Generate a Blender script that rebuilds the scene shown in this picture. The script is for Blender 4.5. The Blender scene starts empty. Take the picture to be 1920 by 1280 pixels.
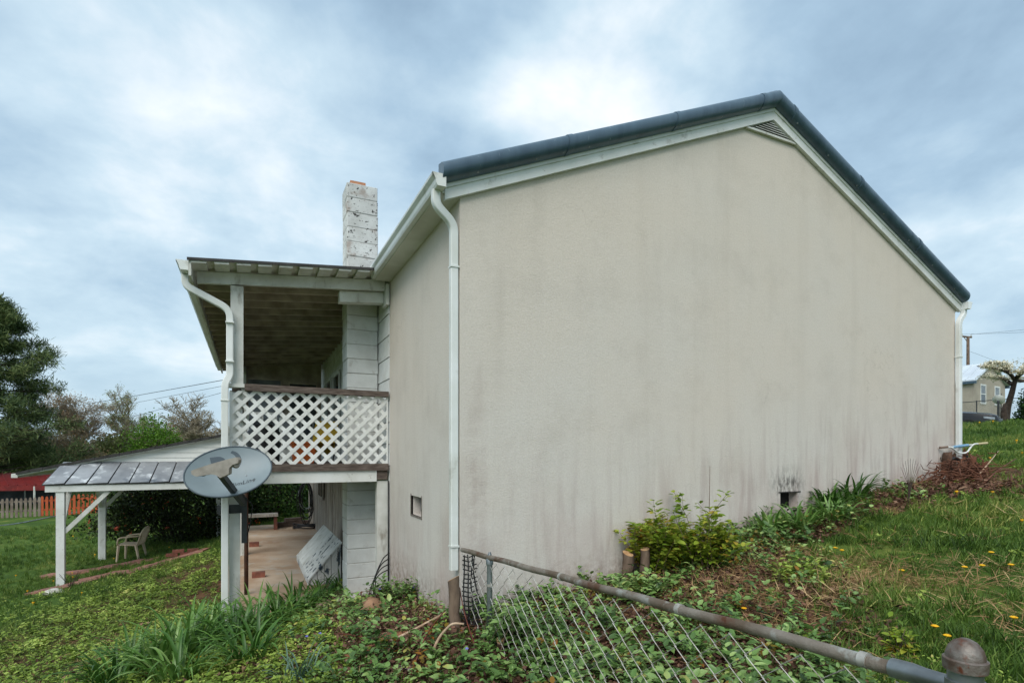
import bpy, bmesh, math, random
import numpy as np
from mathutils import Vector, Matrix
random.seed(7)
rng = np.random.default_rng(7)
R = math.radians
scene = bpy.context.scene
col = scene.collection

# ------------------------------------------------------------------ camera
# World axes: X along the gable wall, Y along the eaves, Z up; origin at the near house corner, Z = 0 at eye level.
CAMX, CAMY = -1.669, -4.580
YAW = 25.40
cam_data = bpy.data.cameras.new('camera')
cam = bpy.data.objects.new('camera', cam_data)
col.objects.link(cam)
cam.location = (CAMX, CAMY, 0.0)
cam.rotation_euler = (R(90), 0, -R(YAW))
cam_data.sensor_width = 36.0
cam_data.lens = 19.5
cam_data.shift_y = 0.109
cam_data.clip_start = 0.05
cam_data.clip_end = 3000
scene.camera = cam

# ------------------------------------------------------------------ sky, sun, exposure
SUN_AZ = (-0.64, -0.768)          # ground direction from the house towards the sun
SUN_EL = 48.0
world = bpy.data.worlds.new('World')
scene.world = world
world.use_nodes = True
wt = world.node_tree
wt.nodes.clear()
def wn(t, **k):
    n = wt.nodes.new(t)
    for a, b in k.items(): setattr(n, a, b)
    return n
def wl(a, b): wt.links.new(a, b)
sky = wn('ShaderNodeTexSky', sky_type='NISHITA', sun_disc=False)
sky.sun_elevation = R(SUN_EL)
sky.sun_rotation = math.atan2(SUN_AZ[0], SUN_AZ[1])
sky.air_density = 1.6; sky.dust_density = 2.0
bg_sky = wn('ShaderNodeBackground'); bg_sky.inputs[1].default_value = 0.06
wl(sky.outputs[0], bg_sky.inputs[0])
tc = wn('ShaderNodeTexCoord')
sep = wn('ShaderNodeSeparateXYZ'); wl(tc.outputs['Generated'], sep.inputs[0])
def wm(op, a, b=None, c=None):
    n = wn('ShaderNodeMath', operation=op)
    for i, x in enumerate((a, b, c)):
        if x is None: continue
        if isinstance(x, (int, float)): n.inputs[i].default_value = x
        else: wl(x, n.inputs[i])
    return n.outputs[0]
zc = wm('MAXIMUM', sep.outputs[2], 0.0)
den = wm('ADD', zc, 0.32)
comb = wn('ShaderNodeCombineXYZ')
wl(wm('DIVIDE', sep.outputs[0], den), comb.inputs[0])
wl(wm('DIVIDE', sep.outputs[1], den), comb.inputs[1])
def wnoise(scale, detail, rough, dist, off):
    mp = wn('ShaderNodeMapping'); mp.inputs['Location'].default_value = off
    wl(comb.outputs[0], mp.inputs[0])
    n = wn('ShaderNodeTexNoise'); n.inputs['Scale'].default_value = scale; n.inputs['Detail'].default_value = detail
    n.inputs['Roughness'].default_value = rough; n.inputs['Distortion'].default_value = dist
    wl(mp.outputs[0], n.inputs['Vector']); return n.outputs[0]
n1 = wnoise(1.15, 3, 0.50, 0.1, (3.1, 0.6, 0))
n2 = wnoise(3.4, 6, 0.56, 0.15, (7.3, 2.2, 4))
smap = wn('ShaderNodeMapping'); smap.inputs['Rotation'].default_value = (0, 0, R(-28)); smap.inputs['Scale'].default_value = (.7, 3.6, 1)
wl(comb.outputs[0], smap.inputs[0]); sn = wn('ShaderNodeTexNoise'); sn.inputs['Scale'].default_value = 1.1; sn.inputs['Detail'].default_value = 3; sn.inputs['Roughness'].default_value = .5; sn.inputs['Distortion'].default_value = .35
wl(smap.outputs[0], sn.inputs['Vector'])
mixn = wm('ADD', wm('ADD', wm('MULTIPLY', n1, 0.48), wm('MULTIPLY', n2, 0.42)), wm('MULTIPLY', sn.outputs[0], 0.10))
# broad bright and dark banks of cloud in the part of the sky that is seen
FWD = (math.sin(R(YAW)), math.cos(R(YAW)))
RGT = (math.cos(R(YAW)), -math.sin(R(YAW)))
warp = wn('ShaderNodeVectorMath', operation='MULTIPLY_ADD')
wnz = wn('ShaderNodeTexNoise'); wnz.inputs['Scale'].default_value = 3.0; wnz.inputs['Detail'].default_value = 4
wl(tc.outputs['Generated'], wnz.inputs['Vector'])
wl(wnz.outputs['Color'], warp.inputs[0]); warp.inputs[1].default_value = (.42, .42, .42)
wl(tc.outputs['Generated'], warp.inputs[2])
for (px, py, rad, amt) in ((700, 250, .24, .08), (1070, 40, .13, .11), (1120, 190, .12, .09), (900, 260, .15, .05), (850, 60, .20, -.15), (1800, 290, .26, -.05), (330, 520, .30, .03), (250, 90, .30, -.03), (1560, 60, .22, .03)):
    v = Vector((RGT[0]*(px-960)/1040+FWD[0], RGT[1]*(px-960)/1040+FWD[1], (850-py)/1040)).normalized()
    ds = wn('ShaderNodeVectorMath', operation='DISTANCE'); wl(warp.outputs[0], ds.inputs[0]); ds.inputs[1].default_value = v+Vector((.21, .21, .21))
    mr = wn('ShaderNodeMapRange'); mr.interpolation_type = 'SMOOTHERSTEP'; wl(ds.outputs['Value'], mr.inputs[0])
    mr.inputs[1].default_value = 0; mr.inputs[2].default_value = rad*2.0; mr.inputs[3].default_value = amt; mr.inputs[4].default_value = 0
    mixn = wm('ADD', mixn, mr.outputs[0])
ramp = wn('ShaderNodeValToRGB')
wl(mixn, ramp.inputs[0])
cr = ramp.color_ramp
cr.elements[0].position = 0.33; cr.elements[0].color = (0.23, 0.34, 0.46, 1)
cr.elements[1].position = 0.655; cr.elements[1].color = (0.86, 0.90, 0.93, 1)
e = cr.elements.new(0.44); e.color = (0.35, 0.49, 0.62, 1)
e = cr.elements.new(0.54); e.color = (0.52, 0.66, 0.76, 1)
bg_cl = wn('ShaderNodeBackground'); bg_cl.inputs[1].default_value = 0.76
hz = wn('ShaderNodeMapRange'); hz.interpolation_type = 'SMOOTHSTEP'
wl(sep.outputs[2], hz.inputs[0]); hz.inputs[1].default_value = -.02; hz.inputs[2].default_value = .30; hz.inputs[3].default_value = .80; hz.inputs[4].default_value = 0
hmix = wn('ShaderNodeMix', data_type='RGBA'); wl(hz.outputs[0], hmix.inputs[0]); wl(ramp.outputs[0], hmix.inputs[6])
hmix.inputs[7].default_value = (0.47, 0.63, 0.75, 1)
wl(hmix.outputs[2], bg_cl.inputs[0])
mx = wn('ShaderNodeMixShader'); mx.inputs[0].default_value = 0.86
wl(bg_sky.outputs[0], mx.inputs[1]); wl(bg_cl.outputs[0], mx.inputs[2])
wo = wn('ShaderNodeOutputWorld'); wl(mx.outputs[0], wo.inputs[0])

sun_d = bpy.data.lights.new('sun', 'SUN')
sun_d.energy = 1.5; sun_d.angle = R(40); sun_d.color = (1.0, 0.96, 0.90)
sun = bpy.data.objects.new('sun', sun_d); col.objects.link(sun)
sdir = Vector((SUN_AZ[0]*math.cos(R(SUN_EL)), SUN_AZ[1]*math.cos(R(SUN_EL)), math.sin(R(SUN_EL))))
sun.rotation_euler = sdir.to_track_quat('Z', 'Y').to_euler()
sun.location = sdir*60

scene.view_settings.view_transform = 'Standard'
scene.view_settings.look = 'None'
scene.view_settings.gamma = 1.0
scene.view_settings.exposure = 0.80
scene.cycles.use_denoising = True
scene.cycles.use_adaptive_sampling = True
scene.cycles.adaptive_threshold = 0.02
scene.cycles.max_bounces = 4
scene.cycles.transparent_max_bounces = 6

# ------------------------------------------------------------------ helpers: places
FWD = (math.sin(R(YAW)), math.cos(R(YAW)))
RGT = (math.cos(R(YAW)), -math.sin(R(YAW)))
def at(px, py, d):
    """real point at distance d ahead of the viewpoint along a photo pixel (used to measure places)"""
    X = (px-960)/1040*d
    return Vector((CAMX+RGT[0]*X+FWD[0]*d, CAMY+RGT[1]*X+FWD[1]*d, (850-py)/1040*d))

# ------------------------------------------------------------------ helpers: meshes
def srgb(*c):
    return tuple(((x/255)/12.92 if x/255 <= .04045 else ((x/255+.055)/1.055)**2.4) for x in c)

class MB:
    def __init__(s): s.v = []; s.f = []
    def add(s, vs, fs):
        o = len(s.v); s.v += [tuple(v) for v in vs]; s.f += [tuple(i+o for i in f) for f in fs]; return s
    def hexa(s, p):
        return s.add(p, [(0,3,2,1),(4,5,6,7),(0,1,5,4),(1,2,6,5),(2,3,7,6),(3,0,4,7)])
    def box(s, x0, x1, y0, y1, z0, z1):
        return s.hexa([(x0,y0,z0),(x1,y0,z0),(x1,y1,z0),(x0,y1,z0),(x0,y0,z1),(x1,y0,z1),(x1,y1,z1),(x0,y1,z1)])
    def beam(s, a, b, w, h, up=(0,0,1)):
        a = Vector(a); b = Vector(b); d = (b-a).normalized(); up = Vector(up)
        sd = d.cross(up)
        if sd.length < 1e-4: sd = d.cross(Vector((1,0,0)))
        sd.normalize(); u = sd.cross(d).normalized()
        q = []
        for p in (a, b):
            for (i, j) in ((-1,-1),(1,-1),(1,1),(-1,1)): q.append(p+sd*w/2*i+u*h/2*j)
        return s.hexa(q)
    def tube(s, pts, r, n=8, cap=True, ry=None):
        pts = [Vector(p) for p in pts]; k = len(pts)
        rs = r if isinstance(r, (list, tuple)) else [r]*k
        vs = []; prev = None
        for i, p in enumerate(pts):
            t = (pts[min(i+1,k-1)]-pts[max(i-1,0)])
            if t.length < 1e-9: t = Vector((0,0,1))
            t.normalize()
            if prev is None:
                a = t.orthogonal().normalized() if abs(t.z) > .99 or True else None
                a = (Vector((0,0,1)).cross(t)) if abs(t.z) < .9 else Vector((1,0,0)).cross(t)
                a.normalize()
            else:
                a = prev - t*prev.dot(t); a.normalize()
            b = t.cross(a); prev = a
            for j in range(n):
                g = 2*math.pi*j/n
                vs.append(p+a*math.cos(g)*rs[i]+b*math.sin(g)*(rs[i] if ry is None else ry))
        fs = []
        for i in range(k-1):
            for j in range(n):
                fs.append((i*n+j, i*n+(j+1)%n, (i+1)*n+(j+1)%n, (i+1)*n+j))
        if cap: fs += [tuple(range(n-1,-1,-1)), tuple(range((k-1)*n, k*n))]
        return s.add(vs, fs)
    def recttube(s, pts, w, h, side=(0,1,0)):
        """rectangular pipe: w along side, h across"""
        pts = [Vector(p) for p in pts]; side = Vector(side).normalized(); k = len(pts); vs = []
        for i, p in enumerate(pts):
            t = (pts[min(i+1,k-1)]-pts[max(i-1,0)]).normalized(); n = t.cross(side).normalized()
            c = 0.22
            for (a, b) in ((-1,-1+c),(-1+c,-1),(1-c,-1),(1,-1+c),(1,1-c),(1-c,1),(-1+c,1),(-1,1-c)):
                vs.append(p+side*w/2*a+n*h/2*b)
        fs = []
        for i in range(k-1):
            for j in range(8): fs.append((i*8+j, i*8+(j+1)%8, (i+1)*8+(j+1)%8, (i+1)*8+j))
        fs += [tuple(range(7,-1,-1)), tuple(range((k-1)*8, k*8))]
        return s.add(vs, fs)
    def lathe(s, prof, c=(0,0,0), n=16, axis=None):
        vs = []; c = Vector(c)
        q = Vector((0,0,1)).rotation_difference(Vector(axis).normalized()) if axis is not None else None
        for (r, z) in prof:
            for j in range(n):
                g = 2*math.pi*j/n; p = Vector((r*math.cos(g), r*math.sin(g), z))
                vs.append(c+(q@p if q else p))
        fs = []
        for i in range(len(prof)-1):
            for j in range(n): fs.append((i*n+j, i*n+(j+1)%n, (i+1)*n+(j+1)%n, (i+1)*n+j))
        fs += [tuple(range(n-1,-1,-1)), tuple(range((len(prof)-1)*n, len(prof)*n))]
        return s.add(vs, fs)
    def prism(s, poly, off):
        """closed polygon (3-D points) pushed along off"""
        n = len(poly); off = Vector(off); a = [Vector(p) for p in poly]; b = [p+off for p in a]
        fs = [tuple(range(n-1,-1,-1)), tuple(range(n, 2*n))]
        for i in range(n): fs.append((i, (i+1)%n, n+(i+1)%n, n+i))
        return s.add(a+b, fs)
    def loft(s, rings, cap=True):
        n = len(rings[0]); vs = [p for r in rings for p in r]; fs = []
        for i in range(len(rings)-1):
            for j in range(n): fs.append((i*n+j, i*n+(j+1)%n, (i+1)*n+(j+1)%n, (i+1)*n+j))
        if cap: fs += [tuple(range(n-1,-1,-1)), tuple(range((len(rings)-1)*n, len(rings)*n))]
        return s.add(vs, fs)

WL = {}
def thing(name, label, cat, loc=(0,0,0), group=None):
    o = bpy.data.objects.new(name, None); col.objects.link(o)
    o.empty_display_size = 0.1
    o.location = loc; WL[o] = Vector(loc)
    o['label'] = label; o['category'] = cat
    if group: o['group'] = group
    return o
def obj(name, mb, mat, parent=None, smooth=False, fix=True, loc=None):
    """link one mesh object; vertices are given in world coordinates"""
    me = bpy.data.meshes.new(name)
    base = WL[parent] if parent is not None else Vector(loc) if loc is not None else Vector((0,0,0))
    me.from_pydata([tuple(Vector(v)-base) for v in mb.v], [], mb.f)
    if fix:
        bm = bmesh.new(); bm.from_mesh(me); bmesh.ops.recalc_face_normals(bm, faces=bm.faces); bm.to_mesh(me); bm.free()
    if mat: me.materials.append(mat)
    if smooth:
        me.shade_smooth()
        if smooth == 'auto':
            me.set_sharp_from_angle(angle=R(38))
    o = bpy.data.objects.new(name, me); col.objects.link(o)
    if parent is not None: o.parent = parent
    else: o.location = base
    WL[o] = base
    return o
def inst(name, me, parent, loc, rot=(0,0,0), scale=(1,1,1), world=True):
    """another object that shares mesh data; loc is a world position"""
    o = bpy.data.objects.new(name, me); col.objects.link(o)
    if parent is not None: o.parent = parent
    o.location = Vector(loc)-(WL[parent] if parent is not None else Vector((0,0,0)))
    o.rotation_euler = rot; o.scale = scale; WL[o] = Vector(loc)
    return o
def tag(o, label, cat, group=None, kind=None):
    o['label'] = label
    if cat: o['category'] = cat
    if group: o['group'] = group
    if kind: o['kind'] = kind
    return o
def structure(o, label=None, kind='structure'):
    o['kind'] = kind
    if label: o['label'] = label
    return o
def fast_mesh(name, V, F, mats, c=None, smooth=True):
    V = np.asarray(V, np.float32); F = np.asarray(F, np.int32); k = F.shape[1]
    me = bpy.data.meshes.new(name)
    me.vertices.add(len(V)); me.vertices.foreach_set('co', V.ravel())
    me.loops.add(F.size); me.loops.foreach_set('vertex_index', F.ravel())
    me.polygons.add(len(F)); me.polygons.foreach_set('loop_start', np.arange(0, F.size, k, dtype=np.int32))
    me.update(calc_edges=True); me.validate()
    if c is not None:
        a = me.attributes.new('c', 'FLOAT', 'POINT'); a.data.foreach_set('value', np.asarray(c, np.float32))
    for m in (mats if isinstance(mats, (list, tuple)) else [mats]): me.materials.append(m)
    if smooth: me.shade_smooth()
    return me
def link(name, me, parent=None, loc=(0,0,0)):
    o = bpy.data.objects.new(name, me); col.objects.link(o)
    if parent is not None: o.parent = parent; o.location = Vector(loc)-WL[parent]
    else: o.location = loc
    WL[o] = Vector(loc); return o
def unit(a): return a/np.maximum(np.linalg.norm(a, axis=1, keepdims=True), 1e-9)
def stamp(T, F, P, D, N, S):
    """copy template T (x across, y along, z off the face) to N places; returns V, F, id per vertex"""
    T = np.asarray(T, float); F = np.asarray(F, int)
    D = unit(D); Sd = unit(np.cross(D, N)); Nn = np.cross(Sd, D)
    S = np.asarray(S, float).reshape(-1, 1, 1)
    V = P[:, None, :]+S*(T[None, :, 0:1]*Sd[:, None, :]+T[None, :, 1:2]*D[:, None, :]+T[None, :, 2:3]*Nn[:, None, :])
    n, k = len(P), len(T)
    FF = (F[None]+(np.arange(n)*k)[:, None, None]).reshape(-1, F.shape[1])
    return V.reshape(-1, 3), FF, np.repeat(np.arange(n), k)
LEAF = ([(0,0,0),(-.27,.30,.07),(0,.38,0),(.27,.30,.07),(-.20,.70,.05),(.20,.70,.05),(0,1,-.10)],
        [(0,2,1),(0,3,2),(1,2,4),(3,5,2),(4,2,6),(2,5,6)])
LEAF2 = ([(0,0,0),(-.30,.45,.08),(0,1,-.06),(.30,.45,.08)], [(0,2,1),(0,3,2)])
def rdir(n, zb=0.0):
    a = rng.normal(size=(n, 3)); a[:, 2] += zb; return unit(a)

# ------------------------------------------------------------------ helpers: materials
def nodes_of(name):
    m = bpy.data.materials.new(name); m.use_nodes = True
    nt = m.node_tree; b = nt.nodes['Principled BSDF']; return m, nt, b
def c4(c): return (*c, 1)
def noise_node(nt, vec, scale, detail=5, rough=.55, stretch=None, dist=0):
    if stretch:
        mp = nt.nodes.new('ShaderNodeMapping'); mp.inputs['Scale'].default_value = stretch
        nt.links.new(vec, mp.inputs[0]); vec = mp.outputs[0]
    n = nt.nodes.new('ShaderNodeTexNoise'); n.inputs['Scale'].default_value = scale; n.inputs['Detail'].default_value = detail
    n.inputs['Roughness'].default_value = rough; n.inputs['Distortion'].default_value = dist
    nt.links.new(vec, n.inputs['Vector']); return n.outputs[0]
def ramp_node(nt, fac, stops):
    r = nt.nodes.new('ShaderNodeValToRGB'); nt.links.new(fac, r.inputs[0]); el = r.color_ramp.elements
    el[0].position, el[0].color = stops[0][0], c4(stops[0][1]); el[1].position, el[1].color = stops[-1][0], c4(stops[-1][1])
    for p, c in stops[1:-1]:
        x = el.new(p); x.color = c4(c)
    return r.outputs[0]
def mixc(nt, fac, a, b, mode='MIX'):
    m = nt.nodes.new('ShaderNodeMix'); m.data_type = 'RGBA'; m.blend_type = mode
    for s, x in ((m.inputs[0], fac), (m.inputs[6], a), (m.inputs[7], b)):
        if isinstance(x, (int, float)): s.default_value = x
        elif isinstance(x, tuple): s.default_value = c4(x)
        else: nt.links.new(x, s)
    return m.outputs[2]
def mth(nt, op, a, b=None, clamp=False):
    n = nt.nodes.new('ShaderNodeMath'); n.operation = op; n.use_clamp = clamp
    for i, x in enumerate((a, b)):
        if x is None: continue
        if isinstance(x, (int, float)): n.inputs[i].default_value = x
        else: nt.links.new(x, n.inputs[i])
    return n.outputs[0]
def maprange(nt, v, a, b, c=0, d=1):
    n = nt.nodes.new('ShaderNodeMapRange'); nt.links.new(v, n.inputs[0])
    for i, x in enumerate((a, b, c, d)): n.inputs[i+1].default_value = x
    return n.outputs[0]
def surf(name, c1, c2=None, scale=6, detail=6, rough=.7, bump=0, bscale=80, metal=0, stretch=None, spots=None, jit=0.0, band=(.35,.65), spec=.4):
    """plain paint, wood, stone or metal: two colours through noise, optional patches of a third, fine relief"""
    m, nt, b = nodes_of(name)
    g = nt.nodes.new('ShaderNodeNewGeometry'); pos = g.outputs['Position']
    c2 = c2 or c1
    colr = ramp_node(nt, noise_node(nt, pos, scale, detail, stretch=stretch), [(band[0], c1), (band[1], c2)])
    for sp in (spots or []):
        c, sc, lo, hi, st = sp
        f = maprange(nt, noise_node(nt, pos, sc, 6, .6, st), lo, hi)
        colr = mixc(nt, f, colr, c)
    if jit:
        oi = nt.nodes.new('ShaderNodeObjectInfo')
        k = maprange(nt, oi.outputs['Random'], 0, 1, 1-jit, 1+jit)
        hs = nt.nodes.new('ShaderNodeHueSaturation'); nt.links.new(k, hs.inputs['Value']); nt.links.new(colr, hs.inputs['Color']); colr = hs.outputs[0]
    nt.links.new(colr, b.inputs['Base Color'])
    b.inputs['Roughness'].default_value = rough; b.inputs['Metallic'].default_value = metal
    b.inputs['Specular IOR Level'].default_value = spec
    if bump:
        bn = nt.nodes.new('ShaderNodeBump'); bn.inputs['Strength'].default_value = bump; bn.inputs['Distance'].default_value = .01
        nt.links.new(noise_node(nt, pos, bscale, 4, .6, stretch), bn.inputs['Height']); nt.links.new(bn.outputs[0], b.inputs['Normal'])
    return m
def leafm(name, stops, trans=.22, rough=.55, patch=.25, pscale=.9, spec=.3):
    """foliage: colour runs along a ramp by leaf ('c'), by plant and by broad patches"""
    m, nt, b = nodes_of(name)
    at_ = nt.nodes.new('ShaderNodeAttribute'); at_.attribute_name = 'c'
    oi = nt.nodes.new('ShaderNodeObjectInfo'); g = nt.nodes.new('ShaderNodeNewGeometry')
    f = mth(nt, 'ADD', mth(nt, 'MULTIPLY', at_.outputs['Fac'], .55), mth(nt, 'MULTIPLY', oi.outputs['Random'], .45))
    n = maprange(nt, noise_node(nt, g.outputs['Position'], pscale, 3), .3, .7, -patch, patch)
    f = mth(nt, 'ADD', f, n, True)
    colr = ramp_node(nt, f, stops)
    nt.links.new(colr, b.inputs['Base Color']); b.inputs['Roughness'].default_value = rough
    b.inputs['Specular IOR Level'].default_value = spec
    if trans:
        t = nt.nodes.new('ShaderNodeBsdfTranslucent'); nt.links.new(colr, t.inputs[0])
        mxs = nt.nodes.new('ShaderNodeMixShader'); mxs.inputs[0].default_value = trans
        out = nt.nodes['Material Output']
        nt.links.new(b.outputs[0], mxs.inputs[1]); nt.links.new(t.outputs[0], mxs.inputs[2]); nt.links.new(mxs.outputs[0], out.inputs[0])
    return m

# stucco: warm beige above, greyer lower down, purple-brown damp streaks along the foot and under the vent
def stucco(name):
    m, nt, b = nodes_of(name)
    g = nt.nodes.new('ShaderNodeNewGeometry'); pos = g.outputs['Position']
    sp = nt.nodes.new('ShaderNodeSeparateXYZ'); nt.links.new(pos, sp.inputs[0])
    X, Y, Z = sp.outputs
    big = noise_node(nt, pos, .55, 3, .6)
    warm = srgb(210,200,188); grey = srgb(208,203,196)
    f = mth(nt, 'ADD', maprange(nt, Z, -1.2, 2.6), maprange(nt, big, .3, .7, -.35, .35), True)
    colr = mixc(nt, f, grey, warm)
    fine = noise_node(nt, pos, 55, 3, .7)
    colr = mixc(nt, maprange(nt, fine, .36, .70, 0, .26), colr, srgb(160,150,136))
    blot = noise_node(nt, pos, 1.7, 4, .68)
    colr = mixc(nt, maprange(nt, blot, .50, .78, 0, .26), colr, srgb(160,151,140))
    run = noise_node(nt, pos, 1.0, 3, .6, (4.2, 4.2, .22))
    colr = mixc(nt, maprange(nt, run, .50, .82, 0, .15), colr, srgb(160,150,137))
    # damp streaks rising from the ground, strongest to the right
    gz = mth(nt, 'SUBTRACT', Z, mth(nt, 'MULTIPLY', X, .14))       # height above the sloping foot
    st = noise_node(nt, pos, 1.0, 4, .65, (7.0, 7.0, .8), .5)
    low = maprange(nt, gz, -1.30, .15, 1, 0)
    right = maprange(nt, X, -.2, 6.8, .42, 1.1)
    fz = mth(nt, 'MULTIPLY', mth(nt, 'MULTIPLY', maprange(nt, st, .48, .68), low), right)
    colr = mixc(nt, mth(nt, 'MULTIPLY', fz, .62, True), colr, srgb(138,114,112))
    pk = noise_node(nt, pos, 1.1, 4, .6, (1.4, 1.4, .9), .5)
    pl_ = mth(nt, 'MULTIPLY', maprange(nt, gz, -1.45, -.35, 1, 0), maprange(nt, pk, .44, .66, 0, .42), True)
    colr = mixc(nt, pl_, colr, srgb(176,148,140))
    spl = mth(nt, 'MULTIPLY', maprange(nt, gz, -1.5, -1.12, 1, 0), maprange(nt, noise_node(nt, pos, 12, 5, .7), .40, .60, 0, .7), True)
    colr = mixc(nt, spl, colr, srgb(128,108,92))
    # narrow brown bands beside the downpipes
    for x0, s in ((.14, .16), (7.69, .16)):
        d = mth(nt, 'ABSOLUTE', mth(nt, 'SUBTRACT', X, x0))
        dd = mth(nt, 'MULTIPLY', maprange(nt, d, 0, s, 1, 0), maprange(nt, Z, -1.0, 1.2, .8, 0))
        dd = mth(nt, 'MULTIPLY', dd, maprange(nt, blot, .38, .62), True)
        colr = mixc(nt, mth(nt, 'MULTIPLY', dd, .75), colr, srgb(126,98,92))
    # black mould above the vent in the gable wall
    d = mth(nt, 'ABSOLUTE', mth(nt, 'SUBTRACT', X, 4.16))
    v = mth(nt, 'MULTIPLY', maprange(nt, d, .10, .36, 1, 0), maprange(nt, mth(nt, 'ABSOLUTE', mth(nt, 'SUBTRACT', Z, -.38)), .02, .26, 1, 0))
    v = mth(nt, 'MULTIPLY', v, maprange(nt, noise_node(nt, pos, 14, 5, .7, (1.6,1,.5)), .42, .62), True)
    colr = mixc(nt, mth(nt, 'MULTIPLY', v, .9), colr, srgb(52,47,45))
    vo = nt.nodes.new('ShaderNodeTexVoronoi'); vo.feature = 'DISTANCE_TO_EDGE'; vo.inputs['Scale'].default_value = .42
    wv = nt.nodes.new('ShaderNodeVectorMath'); wv.operation = 'MULTIPLY_ADD'; nz_ = nt.nodes.new('ShaderNodeTexNoise'); nz_.inputs['Scale'].default_value = 3.0; nz_.inputs['Detail'].default_value = 4
    nt.links.new(pos, nz_.inputs['Vector']); nt.links.new(nz_.outputs['Color'], wv.inputs[0]); wv.inputs[1].default_value = (.5, .5, .5); nt.links.new(pos, wv.inputs[2]); nt.links.new(wv.outputs[0], vo.inputs['Vector'])
    crk = mth(nt, 'MULTIPLY', maprange(nt, vo.outputs['Distance'], .0006, .0024, 1, 0), maprange(nt, big, .50, .60), True)
    colr = mixc(nt, mth(nt, 'MULTIPLY', crk, .14), colr, srgb(120,110,98))
    nt.links.new(colr, b.inputs['Base Color']); b.inputs['Roughness'].default_value = .92; b.inputs['Specular IOR Level'].default_value = .2
    bn = nt.nodes.new('ShaderNodeBump'); bn.inputs['Strength'].default_value = .32; bn.inputs['Distance'].default_value = .012
    h = mth(nt, 'ADD', noise_node(nt, pos, 70, 4, .7), mth(nt, 'MULTIPLY', noise_node(nt, pos, 11, 3), .8))
    nt.links.new(h, bn.inputs['Height']); nt.links.new(bn.outputs[0], b.inputs['Normal'])
    return m

MT = {}
MT['stucco'] = stucco('stucco')
MT['white'] = surf('white_paint', srgb(222,224,222), srgb(206,207,202), 3, rough=.55, bump=.12, bscale=40, jit=.03,
                   spots=[(srgb(150,146,136), 9, .60, .80, None), (srgb(120,112,100), 26, .68, .76, None)])
MT['white_old'] = surf('old_white_paint', srgb(212,213,208), srgb(188,188,180), 4, rough=.65, bump=.25, bscale=60, jit=.05,
                   spots=[(srgb(128,118,104), 7, .58, .78, (1,1,.35)), (srgb(66,60,54), 30, .69, .74, None)])
MT['white_metal'] = surf('white_enamel_metal', srgb(226,229,228), srgb(208,210,204), 2, rough=.35, spots=[(srgb(160,158,146), 5, .60, .80, None)])
MT['soffit'] = surf('soffit_paint', srgb(214,213,204), srgb(190,188,176), 2, rough=.6, spots=[(srgb(120,110,94), 22, .70, .76, None)])
MT['block'] = surf('painted_block', srgb(214,216,213), srgb(196,197,193), 4, rough=.75, bump=.5, bscale=70, jit=.03, spots=[(srgb(160,154,144), 6, .6, .8, None)])
MT['block_peel'] = surf('peeling_block', srgb(214,215,212), srgb(190,190,186), 4, rough=.8, bump=.6, bscale=60, jit=.04,
                   spots=[(srgb(168,158,150), 6, .56, .66, None), (srgb(60,58,56), 24, .60, .64, None), (srgb(76,70,66), 60, .64, .67, None)])
MT['mortar'] = surf('mortar', srgb(128,120,112), srgb(92,86,80), 12, rough=.95)
MT['joint'] = surf('painted_joint', srgb(188,186,180), srgb(158,154,148), 12, rough=.95)
MT['clay'] = surf('clay_flue', srgb(196,142,108), srgb(160,108,80), 8, rough=.85)
MT['roof_blue'] = surf('blue_roof_metal', srgb(58,78,94), srgb(74,95,110), 1.3, rough=.34, stretch=(6,6,.8), spots=[(srgb(120,134,142), 3.0, .66, .74, (8,8,.6))], spec=.5)
MT['roof_dark'] = surf('dark_roof_edge', srgb(62,60,58), srgb(40,38,36), 6, rough=.6)
MT['black'] = surf('black_void', (.006,.006,.006), rough=.9)
MT['wood_brown'] = surf('weathered_wood', srgb(112,100,92), srgb(74,62,56), 5, rough=.85, bump=.5, bscale=40, stretch=(1.5,1.5,12), jit=.08, spots=[(srgb(60,50,46), 8, .6, .74, (.6,6,6))])
MT['wood_dark'] = surf('dark_ceiling_wood', srgb(126,104,90), srgb(94,77,66), 3, rough=.85, bump=.3, bscale=30, stretch=(8,1,8), jit=.12)
MT['wood_grey'] = surf('grey_board', srgb(172,166,156), srgb(126,118,108), 4, rough=.85, bump=.4, bscale=30, stretch=(6,6,.7), jit=.12, spots=[(srgb(84,74,66), 6, .6, .75, (5,5,.4))])
MT['rafter'] = surf('rafter_paint', srgb(180,168,150), srgb(140,127,113), 4, rough=.8, jit=.10)
MT['galv'] = surf('galvanised_steel', srgb(150,156,158), srgb(112,116,118), 8, rough=.42, metal=.75, spots=[(srgb(120,104,90), 9, .62, .74, None)])
MT['wire'] = surf('galvanised_wire', srgb(180,179,173), srgb(118,112,102), 14, rough=.5, metal=.2)
MT['rail'] = surf('rusty_pipe', srgb(132,124,114), srgb(96,82,68), 6, rough=.6, metal=.25, bump=.35, bscale=90,
                  spots=[(srgb(158,160,154), 10, .54, .66, (1,1,1)), (srgb(84,50,30), 5, .54, .66, None)])
MT['concrete'] = surf('patio_concrete', srgb(190,170,148), srgb(150,124,98), .9, rough=.85, bump=.2, bscale=40,
                  spots=[(srgb(158,124,94), 1.3, .52, .72, (1,.5,1)), (srgb(172,166,156), 2.2, .56, .72, None), (srgb(80,66,52), 16, .66, .72, None)])
MT['glass'] = surf('dark_glass', srgb(40,44,46), srgb(58,62,64), 3, rough=.08, spec=.8)
MT['glass_pale'] = surf('pale_glass', srgb(120,124,124), srgb(84,88,90), 3, rough=.15, spec=.6)
MT['black_plastic'] = surf('black_plastic', srgb(32,32,33), srgb(22,22,22), 5, rough=.5)
MT['bark'] = surf('bark', srgb(120,102,86), srgb(76,62,52), 14, rough=.9, bump=.7, bscale=50, stretch=(1,1,.3))
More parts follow.
